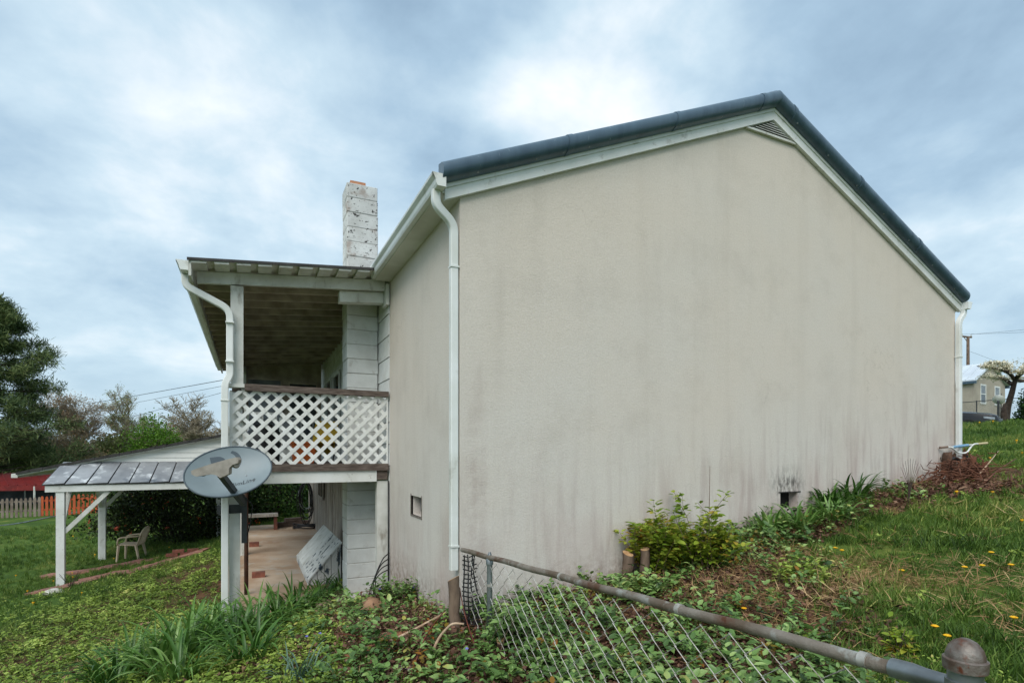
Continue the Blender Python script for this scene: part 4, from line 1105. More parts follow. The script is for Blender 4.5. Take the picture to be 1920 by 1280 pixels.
LM['pine'] = leafm('pine_needles', [(0, srgb(38,52,32)), (.5, srgb(70,90,52)), (1, srgb(120,132,78))], trans=.1, rough=.7, pscale=.7, patch=.35)
LM['bud'] = leafm('russet_buds', [(0, srgb(128,104,80)), (.5, srgb(160,130,98)), (1, srgb(184,164,122))], trans=.2)
LM['thin'] = leafm('pale_spring_leaves', [(0, srgb(104,116,66)), (.5, srgb(136,146,90)), (1, srgb(168,172,118))], trans=.25)
LM['lime'] = leafm('bright_spring_leaves', [(0, srgb(60,92,24)), (.5, srgb(98,140,40)), (1, srgb(144,176,62))], trans=.3)
LM['olive'] = leafm('olive_leaves', [(0, srgb(52,64,34)), (.5, srgb(84,96,52)), (1, srgb(112,118,66))], trans=.2)
LM['hedge'] = leafm('dark_bush_leaves', [(0, srgb(26,34,16)), (.45, srgb(52,66,28)), (.8, srgb(86,100,44)), (1, srgb(140,104,60))], trans=.12)
LM['hedge_green'] = leafm('green_bush_leaves', [(0, srgb(20,36,12)), (.5, srgb(40,72,24)), (1, srgb(82,112,44))], trans=.15)
LM['red'] = leafm('red_blossom', [(0, srgb(150,54,30)), (1, srgb(206,92,62))], trans=.2)
LM['white_fl'] = leafm('cream_blossom', [(0, srgb(186,176,142)), (.5, srgb(216,206,176)), (1, srgb(236,230,208))], trans=.25)

def gp(px, d, dz=0.):
    p = at(px, 850, d); return Vector((p.x, p.y, gz1(p.x, p.y)+dz))

# big pine at the left edge
def pine(name, label, base, height, rad, seed, nb=92, nl=56000):
    rn = random.Random(seed); t = thing(name, label, 'tree', tuple(base)); segs = []; tips = []
    B = Vector(base); top = B+Vector((.3,.0,height))
    for i in range(10): segs.append((B+(top-B)*i/10, B+(top-B)*(i+1)/10, .30*(1-i/10)+.03, .30*(1-(i+1)/10)+.03))
    for i in range(nb):
        f = .10+.9*(i+rn.random())/nb; p = B+(top-B)*f
        ln = rad*(1-f)**.8*rn.uniform(.45,1.28)+.25; ang = i*2.4+rn.uniform(-.4,.4)
        d = Vector((math.cos(ang), math.sin(ang), rn.uniform(-.05,.25)))
        pts = [p]
        for k in range(5):
            d2 = d+Vector((0,0,-.10+.09*k)); q = pts[-1]+d2.normalized()*ln/5; segs.append((pts[-1], q, .06*(1-k/5.5)*(1-f*.6), .06*(1-(k+1)/5.5)*(1-f*.6))); pts.append(q)
            if k >= 1:
                for s_ in range(3):
                    a2 = ang+rn.choice((-1,1))*rn.uniform(.5,1.1)
                    e = pts[-1]+Vector((math.cos(a2), math.sin(a2), rn.uniform(0,.35)))*ln*.26
                    segs.append((pts[-1], e, .02, .008)); tips.append((pts[-1]+(e-pts[-1])*.6, d)); tips.append((e, d))
        tips.append((pts[-1], d))
    me = seg_mesh('trunk', segs, MT['bark_dark']); me.transform(Matrix.Translation(-B)); link('trunk', me, t, base)
    P = around(tips, nl, .19)
    N_ = ([(0,0,0),(-.055,.5,.03),(0,1,0),(.055,.5,.03)], [(0,2,1),(0,3,2)])
    me = leaves('crown', P, .42, LM['pine'], 1.0, N_, rdir(nl, .45)); me.transform(Matrix.Translation(-B)); link('crown', me, t, base)
pine('pine_tree', 'tall dark green pine tree at the left edge of the photo', gp(-15, 35), 12.6, 4.9, 3)
MT['bark_far'] = surf('grey_bark', srgb(156,146,124), srgb(126,116,98), 3, rough=.95)
FT = dict(minr=.011, bark='bark_far')
make_tree('budding_tree', 'russet budding tree just right of the tall pine', gp(152, 46), 3.9, .20, 5, 5, 6500, .11, LM['bud'], spread=.60, nchild=(3,5), ratio=.72, lspread=.13, up=.16, first=.35, **FT)
make_tree('spring_tree', 'slender pale green tree with sparse spring leaves behind the carport', gp(238, 50), 4.0, .18, 5, 14, 5200, .11, LM['thin'], spread=.55, nchild=(3,5), ratio=.68, lspread=.13, up=.2, first=.35, wig=.14, **FT)
make_tree('lime_tree', 'bright lime green bushy tree above the carport roof', gp(290, 44), 2.8, .17, 4, 21, 12000, .17, LM['lime'], spread=.72, nchild=(4,6), ratio=.68, lspread=.38, up=.12, **FT)
make_tree('olive_tree', 'dull olive green tree low beside the slender spring tree', gp(225, 47), 2.6, .16, 4, 25, 10000, .17, LM['olive'], spread=.7, nchild=(4,6), ratio=.66, lspread=.36, up=.12, **FT)
make_tree('russet_tree', 'low russet brown tree between lime green tree and bare tree', gp(338, 48), 2.8, .16, 5, 27, 5500, .12, LM['bud'], spread=.7, nchild=(3,5), ratio=.68, lspread=.30, up=.1, **FT)
make_tree('bare_tree', 'bare grey branched tree just left of the porch downpipe', gp(396, 42), 2.9, .22, 6, 35, 0, 0, None, spread=.62, nchild=(2,4), ratio=.74, up=.10, first=.35, wig=.16, **FT)
make_tree('russet_tree', 'reddish brown tree in front of the pine foot', gp(122, 40), 2.7, .16, 5, 37, 6500, .11, LM['bud'], spread=.7, nchild=(3,5), ratio=.70, lspread=.25, up=.1, **FT)
make_tree('dark_tree', 'dark olive tree low at the foot of the pine', gp(62, 41), 2.1, .18, 4, 41, 11000, .18, LM['olive'], spread=.72, nchild=(4,6), ratio=.68, lspread=.4, up=.1, **FT)
# distant wood behind everything on the left
P = []
for i in range(46):
    p = at(-260+i*17+random.uniform(-8,8), 850, 78+random.uniform(-9,12)); zt = random.uniform(1.0, 3.2)
    k = 420; q = rdir(k)*rng.uniform(.5,1,(k,1))**.5*np.array([2.6,2.6,(zt+3.4)/2])+np.array([p.x,p.y,-3.4+(zt+3.4)/2]); P.append(q)
me = leaves('far_wood', np.concatenate(P), .50, leafm('far_wood_leaves', [(0, srgb(78,76,60)), (.5, srgb(112,104,84)), (1, srgb(136,140,100))], trans=.15, pscale=.12, patch=.5))
structure(link('far_wood', me), 'distant grey brown wood beyond the left yards', 'stuff')

# large bushes behind the carport
def bush(name, label, base, rx, ry, h, n, lsize, lmat, cat='bush', group=None, ang=0., fl=None, nfl=0):
    t = thing(name, label, cat, tuple(base), group); B = np.array(base)
    segs = []
    rn = random.Random(int(base[0]*97)+n)
    for i in range(26):
        a = rn.uniform(0,6.28); r_ = rn.random()**.5
        e = Vector(base)+Vector((rx*.75*r_*math.cos(a), ry*.75*r_*math.sin(a), h*rn.uniform(.5,.9)))
        b0 = Vector(base)+Vector((rx*.25*r_*math.cos(a), ry*.25*r_*math.sin(a), -.05)); mid = (b0+e)/2+Vector((rn.gauss(0,.1), rn.gauss(0,.1), .1))
        segs += [(b0, mid, .025, .018), (mid, e, .018, .008)]
    me = seg_mesh('stems', segs, MT['bark_dark']); me.transform(Matrix.Translation(-Vector(base))); link('stems', me, t, base)['kind'] = 'stuff'
    # leaf clumps on an uneven dome
    nc = 90; cc_ = rdir(nc); cc_[:, 2] = np.abs(cc_[:, 2]); rr = rng.uniform(.62, 1.0, (nc, 1))
    C = cc_*rr*np.array([rx, ry, h]); C[:, 2] = np.maximum(C[:, 2], .12*h); 
    k = rng.integers(0, nc, n)
    Pp = C[k]+rng.normal(size=(n, 3))*np.array([rx, ry, h])*.13; Pp[:, 2] = np.maximum(Pp[:, 2], .04)
    ca, sa = math.cos(ang), math.sin(ang)
    rot = np.array([[ca,-sa,0],[sa,ca,0],[0,0,1]])
    me = leaves('foliage', Pp@rot.T, lsize, lmat, .6); link('foliage', me, t, base)
    if nfl:
        k = rng.integers(0, nc, nfl//5); ctr = C[k]*1.06
        Pf = np.repeat(ctr, 5, 0)+rng.normal(size=(len(ctr)*5, 3))*.07
        me = leaves('blossom', Pf@rot.T, lsize*1.05, fl, .6); link('blossom', me, t, base)
    return t
bush('azalea_bush', 'big dark bush with scattered red blossoms behind the carport', at(348, 1003, 17.6), 2.75, 1.5, 2.15, 17000, .10, LM['hedge'], ang=-R(20), fl=LM['red'], nfl=260)
bush('green_bush', 'dense green bush seen through the space beneath the porch', at(512, 978, 19.0), 1.9, 1.4, 2.4, 13000, .10, LM['hedge_green'], ang=-R(20))
bush('green_bush', 'dark bush farther back, in line with the hose coil', at(585, 975, 21.0), 1.6, 1.4, 2.3, 9000, .11, LM['hedge'], ang=-R(20))

# picket fences at the far left
def pickets(name, label, px0, px1, d0, d1, mat, step):
    a, b = gp(px0, d0), gp(px1, d1); t = thing(name, label, 'fence', tuple((a+b)/2)); dv = (b-a); ln = dv.length; dv.normalize(); dh = Vector((dv.x, dv.y, 0)).normalized(); nn = Vector((-dh.y, dh.x, 0))
    k = int(ln/step)
    for i in range(k+1):
        p = a+dv*(i*step); z0 = gz1(p.x, p.y)-.05; w = .055; h = 1.02+random.uniform(-.03,.03)
        poly = [p+dh*x+Vector((0,0,z0+zz-p.z)) for x, zz in ((-w,0),(w,0),(w,h-.08),(w*.5,h),(-w*.5,h),(-w,h-.08))]
        obj('picket', MB().prism(poly, nn*.02), mat, t)
    for hz2 in (.30, .75):
        obj('rail', MB().beam(Vector((a.x,a.y,gz1(a.x,a.y)+hz2))+nn*.05, Vector((b.x,b.y,gz1(b.x,b.y)+hz2))+nn*.05, .04, .08), mat, t)
    return t
MT['picket_grey'] = surf('weathered_picket', srgb(138,126,114), srgb(108,96,86), 3, rough=.85, jit=.14)
MT['picket_orange'] = surf('orange_picket', srgb(186,90,52), srgb(162,74,42), 3, rough=.75, jit=.06)
pickets('picket_fence', 'weathered grey white picket fence at the left edge below red roof', -40, 74, 26.5, 27.2, MT['picket_grey'], .185)
pickets('picket_fence', 'bright orange picket fence section seen between the carport posts', 79, 200, 27.25, 28.2, MT['picket_orange'], .185)
# low red metal roof behind the fence
MT['redroof'] = surf('red_roof_metal', srgb(122,36,34), srgb(96,28,28), 3, rough=.4, spots=[(srgb(180,80,74), 4, .6, .75, (6,6,1))])
rs = thing('red_roofed_shelter', 'low shelter with glossy red metal roof behind the picket fence', 'shelter', tuple(gp(20, 31)))
e0, e1 = at(-90, 914, 30), at(135, 911, 31); r0, r1 = at(-90, 890, 33.2), at(110, 888, 34.2)
rf = obj('roof', MB().hexa([e0, e1, r1, r0, e0+Vector((0,0,.06)), e1+Vector((0,0,.06)), r1+Vector((0,0,.06)), r0+Vector((0,0,.06))]), MT['redroof'], rs)
for i in range(14):
    t = i/13; obj('rib', MB().beam(e0.lerp(e1,t)+Vector((0,0,.08)), r0.lerp(r1,t)+Vector((0,0,.08)), .05, .04), MT['redroof'], rf)
obj('fascia', MB().beam(e0+Vector((0,0,-.10)), e1+Vector((0,0,-.10)), .04, .26), MT['redroof'], rs)
for t in (.03, .35, .68, .97):
    p = e0.lerp(e1, t); obj('post', MB().tube([(p.x,p.y,gz1(p.x,p.y)-.1),(p.x,p.y,p.z)], .05, 8), MT['white_old'], rs)
    p = r0.lerp(r1, t); obj('post', MB().tube([(p.x,p.y,gz1(p.x,p.y)-.1),(p.x,p.y,p.z)], .05, 8), MT['white_old'], rs)
obj('back_wall', MB().beam(Vector((r0.x,r0.y,-2.5)), Vector((r1.x,r1.y,-2.5)), .05, 1.4), surf('shelter_wall', srgb(86,88,92), srgb(60,62,66), 2, rough=.8), rs)
# pale pipe across the far lawn
pts = [on_ground(x, y, .02) for x, y in ((-30,990),(30,984),(90,972),(150,960),(210,953),(270,947))]
mini('lawn_pipe', 'thin pale pipe lying across the lawn on the far left', 'pipe', MB().tube(bend(pts, 3), .035, 6), MT['galv'], tuple(pts[2]), smooth=True)

# red flagstone path by the carport
path = structure(obj('path', MB().box(-5.0,-4.9,9.8,9.9,-3.4,-3.3), MT['stone_red'], loc=tuple(on_ground(260, 1075))), 'broken path of reddish flagstones beside the carport')
rn = random.Random(4)
def flag(px, py, w, dd):
    c = on_ground(px, py); k = rn.randint(5, 7); ph = rn.uniform(0, 6)
    poly = []
    for i in range(k):
        g = ph+2*math.pi*i/k; r_ = rn.uniform(.8, 1.12)
        x, y = c.x+w*r_*math.cos(g), c.y+dd*r_*math.sin(g)
        poly.append(Vector((x, y, c.z)))
    for q in poly: q.z = gz1(q.x, q.y)+.0
    obj('flagstone', MB().prism([q+Vector((0,0,-.06)) for q in poly], (0,0,.085+rn.uniform(0,.02))), MT['stone_red'], path)
for i in range(13):
    t = i/12; x, y = 75+t*300, 1112-t*74
    flag(x+rn.uniform(-5,5), y+rn.uniform(-3,3), .32, .27)
for i in range(8):
    t = i/7; flag(108+t*165, 1081-t*28, .34, .26)
st_ = thing('brick_stack', 'small stack of red bricks at the end of the flagstone path', 'bricks', tuple(on_ground(345, 1040)))
c = on_ground(345, 1042)
for i, (dx, dy, dz) in enumerate(((-.25,0,0),(.05,.03,0),(.30,.0,0),(-.12,.05,.075),(.2,.06,.075))):
    obj('brick', MB().box(c.x+dx-.13, c.x+dx+.12, c.y+dy-.06, c.y+dy+.06, c.z+dz, c.z+dz+.07), MT['brick'], st_)
c = on_ground(101, 1113)
mini('white_stone', 'pale rounded stone in the grass by the front carport post', 'stone', MB().loft([[(c.x+.17*r_*math.cos(2*math.pi*j/10)*(1+.1*math.sin(3*j)), c.y+.13*r_*math.sin(2*math.pi*j/10), c.z+zz) for j in range(10)] for r_, zz in ((.9,-.05),(1,.02),(.8,.07),(.35,.10))]), MT['stone_white'], tuple(c), smooth=True)
# plastic garden chair under the carport
MT['tan'] = surf('tan_plastic', srgb(206,188,164), srgb(186,168,146), 4, rough=.5)
cc0 = on_ground(247, 1050)
gc = thing('plastic_chair', 'tan plastic garden armchair standing beside the flagstone path', 'chair', tuple(cc0))
ang = R(168); ca, sa = math.cos(ang), math.sin(ang)
def cpnt(x, y, z): return (cc0.x+ca*x-sa*y, cc0.y+sa*x+ca*y, cc0.z+z)
# local x = forwards, y = sideways
obj('seat', MB().hexa([cpnt(-.22,-.23,.40),cpnt(.24,-.24,.43),cpnt(.24,.24,.43),cpnt(-.22,.23,.40),cpnt(-.22,-.23,.43),cpnt(.24,-.24,.455),cpnt(.24,.24,.455),cpnt(-.22,.23,.43)]), MT['tan'], gc)
for sx, sy in ((1,1),(1,-1),(-1,1),(-1,-1)):
    a, b = cpnt(.20*sx+.02, .22*sy, .42), cpnt(.25*sx-.02*(sx < 0), .26*sy, 0)
    obj('leg', MB().tube([a, b], [.04, .025], 6), MT['tan'], gc)
for k in range(6):
    y = -.20+.08*k; obj('back_slat', MB().beam(cpnt(-.22,y*.85,.42), cpnt(-.36,y*1.05,.84), .035, .012, up=Vector((ca,sa,0))), MT['tan'], gc)
obj('back_rim', MB().tube(bend([cpnt(-.22,-.24,.43),cpnt(-.34,-.25,.80),cpnt(-.38,0,.90),cpnt(-.34,.25,.80),cpnt(-.22,.24,.43)],4), .02, 6), MT['tan'], gc, smooth=True)
for sy in (1,-1):
    obj('armrest', MB().tube(bend([cpnt(-.30,.25*sy,.66),cpnt(.05,.27*sy,.64),cpnt(.22,.26*sy,.62),cpnt(.24,.25*sy,.44)],4), .022, 6), MT['tan'], gc, smooth=True)

# overhead wires at the left
for i, (p, q, lab) in enumerate((((418,713,14),(-60,772,60),'topmost of three thin wires crossing the sky left of porch'), ((418,724,14),(-60,790,62),'middle of three thin wires crossing the sky left of porch'), ((418,736,14),(-60,838,60),'lowest of three thin wires crossing the sky left of porch'))):
    a, b = at(*p), at(*q); pts = [a.lerp(b, t/10)-Vector((0,0,.5*math.sin(math.pi*t/10))) for t in range(11)]
    mini('overhead_wire', lab, 'wire', MB().tube(pts, .008 if i == 0 else .005, 4), MT['black_plastic'], tuple(a))

# ================================================================== right-hand background
# neighbour's house
hc = at(1826, 783, 36.0); hc.z = gz1(hc.x, hc.y)
nb = thing('neighbour_house', 'small tan stucco house with white ribbed metal roof beyond the car', 'house', tuple(hc))
d1 = (at(1912, 783, 40.0)-at(1826, 783, 36.0)); d1.z = 0; d1.normalize(); d2 = Vector((-d1.y, d1.x, 0))
if d2.dot(Vector((RGT[0], RGT[1], 0))) > 0: d2 = -d2
gw_, gl_, wh, rh = 5.1, 9.0, 2.55, 1.25
zb0 = hc.z-.6
def hp_(a, b, z): return hc+d1*a+d2*b+Vector((0,0,z-hc.z))
zt = (850-713)/1040*36
MT['tan_wall'] = surf('tan_stucco', srgb(172,163,148), srgb(156,147,134), 1.5, rough=.9, bump=.2, bscale=30)
MT['white_roof'] = surf('white_roof_metal', srgb(206,214,220), srgb(190,198,206), 1, rough=.4)
obj('wall', MB().prism([hp_(0,0,zb0),hp_(gw_,0,zb0),hp_(gw_,0,zt),hp_(gw_/2,0,zt+rh),hp_(0,0,zt)], d2*gl_), MT['tan_wall'], nb)
for s_ in (0, 1):
    ea = -.18 if s_ == 0 else gw_+.18
    ze = zt-.18*rh/(gw_/2)
    r_ = obj('roof', MB().hexa([hp_(ea,-.2,ze+.02),hp_(gw_/2,-.2,zt+rh+.02),hp_(gw_/2,gl_+.2,zt+rh+.02),hp_(ea,gl_+.2,ze+.02),hp_(ea,-.2,ze+.10),hp_(gw_/2,-.2,zt+rh+.10),hp_(gw_/2,gl_+.2,zt+rh+.10),hp_(ea,gl_+.2,ze+.10)]), MT['white_roof'], nb)
    for i in range(18):
        obj('rib', MB().beam(hp_(ea,-.15+i*.54,ze+.12), hp_(gw_/2,-.15+i*.54,zt+rh+.12), .04, .05), MT['white_roof'], r_)
    obj('eave_trim', MB().beam(hp_(ea,-.2,ze-.06), hp_(ea,gl_+.2,ze-.06), .05, .17), MT['roof_blue'], nb)
for (a, w) in ((1.05,.72),(3.35,.72)):
    z1 = zt-.28; z0 = z1-1.12
    wn_ = obj('window', MB().prism([hp_(a,-.01,z0),hp_(a+w,-.01,z0),hp_(a+w,-.01,z1),hp_(a,-.01,z1)], d2*.008), MT['glass'], nb)
    f = MB()
    for (x0, x1, y0, y1) in ((-.09,0,-.1,1.22),(w,w+.09,-.1,1.22),(0,w,-.1,0),(0,w,1.12,1.22),(0,w,.54,.60)):
        f.prism([hp_(a+x0,-.03,z0+y0),hp_(a+x1,-.03,z0+y0),hp_(a+x1,-.03,z0+y1),hp_(a+x0,-.03,z0+y1)], d2*.025)
    obj('frame', f, MT['white'], wn_)
    obj('blind', MB().prism([hp_(a,-.014,z0+.62),hp_(a+w,-.014,z0+.62),hp_(a+w,-.014,z1),hp_(a,-.014,z1)], d2*.003), MT['glass_pale'], wn_)

# far chain-link fence
ff = thing('chain_link_fence', 'far chain link fence in front of the tan neighbour house', 'fence', tuple(gp(1850, 31)))
a, b = at(1780, 757, 29.5), at(1915, 746, 32.0); dv = b-a; ln = Vector((dv.x,dv.y,0)).length; dh = Vector((dv.x,dv.y,0)).normalized()
obj('top_rail', MB().tube([a, b], .022, 6), MT['darkmetal'], ff)
for t in (.0, .36, .70, 1.0):
    p = a+dv*t; obj('post', MB().tube([(p.x,p.y,gz1(p.x,p.y)-.2),(p.x,p.y,p.z+.04)], .03, 6), MT['darkmetal'], ff)
sg = []
hgt = 1.15
for i in range(int(ln/.13)):
    p = a+dv*((i+.5)*.13/ln)
    for s_ in (-1, 1):
        sg.append((p+dh*.0, p+dh*s_*hgt-Vector((0,0,hgt)), .0035, .0035)) if 0 < (i+.5)*.13+s_*hgt < ln else None
me = seg_mesh('wire_mesh', sg, MT['wire'], 3); me.transform(Matrix.Translation(-WL[ff])); link('wire_mesh', me, ff, tuple(WL[ff]))
# neighbour's dish on a pole
p = gp(1872, 30.5); nd = thing('satellite_dish', 'small pale round dish on a grey pole by the far fence', 'satellite dish', tuple(p))
top = at(1872, 752, 30.5)
obj('pole', MB().tube([p-Vector((0,0,.2)), top], .06, 8), MT['darkmetal'], nd)
dn = (Vector((CAMX,CAMY,0))-top).normalized()*-.8+Vector((0,0,.5))+Vector((RGT[0],RGT[1],0))*.3
obj('reflector', MB().lathe([(.02,-.02),(.14,-.01),(.22,.02),(.28,.05),(.28,.06),(.2,.035),(.02,.0)], top+Vector((0,0,.05)), 20, dn), MT['white_old'], nd, smooth='auto')
obj('feed_arm', MB().tube([top, top+dn.normalized()*.45+Vector((0,0,-.2)), top+dn.normalized()*.65+Vector((0,0,.12))], .018, 6), MT['darkmetal'], nd)
# flowering tree: leaning trunk, long level limbs carrying flat sprays of blossom
LEANB = gp(1887, 26.5)
dw = thing('dogwood_tree', 'leaning dark trunked tree with flat sprays of cream blossom', 'tree', tuple(LEANB))
segs = []; sprays = []
def limb(pts, r0, r1):
    pts = bend([at(*p) for p in pts], 4); k = len(pts)-1
    for i in range(k): segs.append((pts[i], pts[i+1], r0+(r1-r0)*i/k, r0+(r1-r0)*(i+1)/k))
    return pts
limb([(1886,790,26.5),(1889,762,26.5),(1897,738,26.3),(1902,716,26.2),(1908,706,26.1)], .15, .09)
limb([(1884,790,26.4),(1882,770,26.4),(1886,758,26.4)], .17, .10)
for pts in ([(1903,714,26.2),(1893,700,26.0),(1875,692,25.8),(1852,689,25.5),(1832,687,25.3)], [(1898,722,26.2),(1885,712,26.6),(1866,708,27.0),(1845,708,27.4)], [(1906,708,26.1),(1916,700,25.6),(1935,694,25.2),(1960,690,25)],
            [(1905,712,26.2),(1915,716,26.6),(1930,712,27),(1950,712,27.4)], [(1893,700,26.0),(1880,684,26.2),(1860,681,26.4)], [(1908,706,26.1),(1922,690,26.6),(1938,676,27)]):
    q = limb(pts, .09, .02)
    for i in range(34):
        a = q[random.randint(len(q)//4, len(q)-1)]; v = Vector((random.gauss(0,1), random.gauss(0,1), random.uniform(-.05,.25))).normalized()*random.uniform(.15,.55)
        segs.append((a, a+v, .014, .006)); sprays += [a+v*t for t in (.35,.6,.8,1)]
me = seg_mesh('trunk', segs, MT['bark_dark']); me.transform(Matrix.Translation(-LEANB)); link('trunk', me, dw, LEANB)
S_ = np.array(sprays); n = 3600
Pp = S_[rng.integers(0, len(S_), n)]+rng.normal(size=(n,3))*np.array([.07,.07,.035])
lm_ = leaves('blossom', Pp, .095, LM['white_fl'], 2.5); lm_.transform(Matrix.Translation(-LEANB)); link('blossom', lm_, dw, LEANB)
bush('conifer_shrub', 'dark green conifer shrub cut by the right edge of the photo', gp(1938, 24), .62, .62, 1.9, 6000, .10, LM['hedge_green'])
bush('green_shrub', 'low bright green shrub on the lawn near the right edge', gp(1912, 21.5), .6, .5, .55, 3000, .08, LM['lime'])
# utility pole with cross-arm and wires
up_ = at(1815, 690, 62); ub = Vector((up_.x, up_.y, gz1(up_.x, up_.y)))
ut = thing('utility_pole', 'brown wooden utility pole with cross arm above the neighbour roof', 'utility pole', tuple(ub))
tpz = at(1815, 631, 62)
obj('pole', MB().tube([ub-Vector((0,0,.3)), tpz], [.2, .14], 10), MT['bark'], ut, smooth=True)
rg = Vector((RGT[0], RGT[1], 0))
obj('cross_arm', MB().beam(tpz-rg*.72+Vector((0,0,.0)), tpz+rg*.42+Vector((0,0,-.12)), .12, .16), MT['bark'], ut)
obj('brace', MB().beam(tpz-rg*.5+Vector((0,0,-.05)), tpz-rg*.08+Vector((0,0,-.6)), .05, .05), MT['bark'], ut)
for x in (-.66, .34): obj('insulator', MB().lathe([(.05,0),(.08,.06),(.04,.14),(.06,.2)], tpz+rg*x+Vector((0,0,.06-.1*(x > 0))), 8), MT['stone_white'], ut)
for i, (px_, py_, d_) in enumerate(((2300, 588, 50), (2300, 560, 46))):
    a = tpz+rg*(-.66 if i == 0 else .34)+Vector((0,0,.22)); b = at(px_, py_, d_)
    obj('line', MB().tube([a.lerp(b, t/8)-Vector((0,0,.4*math.sin(math.pi*t/8))) for t in range(9)], .012, 4), MT['black_plastic'], ut)
a = tpz+Vector((0,0,-1.6))
obj('line', MB().tube([a, at(1980, 720, 44)], .012, 4), MT['black_plastic'], ut)

# parked dark car behind the house corner
cc_ = at(1838, 800, 23.0); cg = Vector((cc_.x, cc_.y, gz1(cc_.x, cc_.y)))
car = thing('parked_car', 'dark car parked beyond the lawn, nose showing past the house corner', 'car', tuple(cg))
rg = Vector((RGT[0], RGT[1], 0)); fw = Vector((FWD[0], FWD[1], 0))
cf = (rg*.74-fw*.67).normalized(); cs = Vector((-cf.y, cf.x, 0))
front = at(1877, 790, 22.0); front.z = 0
zc0 = at(1838, 776, 22.6).z-.98                    # ground under the wheels, from the bonnet height
def cw(x, y, z): return Vector((front.x, front.y, 0))-cf*x+cs*y+Vector((0,0,zc0+z))
MT['carpaint'] = surf('dark_car_paint', srgb(22,23,27), srgb(16,17,20), 1, rough=.22, spec=.5)
secs = [(0,.62,.28,.55,.72),(.12,.80,.24,.56,.86),(.35,.88,.22,.60,.95),(.9,.92,.22,.66,1.02),(1.35,.93,.22,.70,1.06),(2.6,.94,.22,.72,1.06),(3.8,.93,.22,.72,1.06),(4.4,.90,.26,.70,1.05),(4.65,.80,.35,.70,.95)]
rings = []
for (x, hw, zlo, zm_, zh) in secs:
    rings.append([cw(x,y,z) for y, z in ((-hw*.92,zlo),(-hw,zlo+.12),(-hw,zm_),(-hw*.93,zh-.06),(-hw*.7,zh),(0,zh+.03),(hw*.7,zh),(hw*.93,zh-.06),(hw,zm_),(hw,zlo+.12),(hw*.92,zlo))])
body = obj('body', MB().loft(rings), MT['carpaint'], car, smooth='auto')
rr = []
for (x, hw, zz) in ((1.25,.80,1.05),(1.95,.68,1.58),(2.6,.66,1.66),(3.7,.66,1.63),(4.45,.74,1.08)):
    rr.append([cw(x,y,z) for y, z in ((-hw-.06,1.02),(-hw,zz-.06),(-hw*.8,zz),(hw*.8,zz),(hw,zz-.06),(hw+.06,1.02))])
obj('cabin', MB().loft(rr), MT['glass'], car, smooth='auto')
obj('roof_panel', MB().loft([[cw(x,y,z) for y, z in ((-.62,zz-.01),(-.4,zz+.03),(.4,zz+.03),(.62,zz-.01))] for x, zz in ((1.98,1.575),(2.6,1.66),(3.7,1.63),(4.1,1.42))]), MT['carpaint'], car, smooth='auto')
MT['lamp'] = surf('headlight_lens', srgb(170,178,186), srgb(120,128,136), 9, rough=.15, spec=.8)
MT['chrome'] = surf('chrome', srgb(196,200,204), rough=.2, metal=.9)
for sy in (-1, 1):
    obj('headlight', MB().loft([[cw(x, sy*y, z) for z in (za, zb_)]+[cw(x+.02, sy*(y-.06), z) for z in (zb_, za)] for x, y, za, zb_ in ((.09,.50,.67,.74),(.17,.80,.68,.77),(.50,.90,.74,.81))]), MT['lamp'], car)
    gr_ = obj('grille', MB().hexa([cw(-.03,sy*.03,.46),cw(.0,sy*.34,.48),cw(.06,sy*.34,.48),cw(.05,sy*.03,.46),cw(-.03,sy*.03,.72),cw(.01,sy*.34,.70),cw(.06,sy*.34,.70),cw(.05,sy*.03,.72)]), MT['black_plastic'], car)
    obj('surround', MB().tube([cw(-.035,sy*.03,.46),cw(-.005,sy*.35,.48),cw(.0,sy*.35,.71),cw(-.035,sy*.03,.73),cw(-.035,sy*.03,.46)], .018, 6), MT['chrome'], gr_)
    obj('side_mirror', MB().lathe([(.02,-.1),(.09,-.06),(.1,.02),(.03,.1)], cw(1.75, sy*1.02, 1.1), 8, cs), MT['carpaint'], car, smooth=True)
obj('bumper_trim', MB().tube([cw(.2,-.84,.40),cw(.0,-.5,.34),cw(-.03,0,.33),cw(.0,.5,.34),cw(.2,.84,.40)], .03, 6), MT['chrome'], car)
for x in (.95, 3.75):
    for sy in (-1, 1):
        w_ = obj('wheel', MB().lathe([(.2,-.10),(.34,-.11),(.36,-.06),(.36,.06),(.34,.11),(.2,.10)], cw(x, sy*.86, .36), 20, cs), MT['black_plastic'], car, smooth='auto')
        obj('rim', MB().lathe([(.22,0),(.22,.02),(.05,.04)], cw(x, sy*.95, .36), 12, cs*sy), MT['galv'], w_)

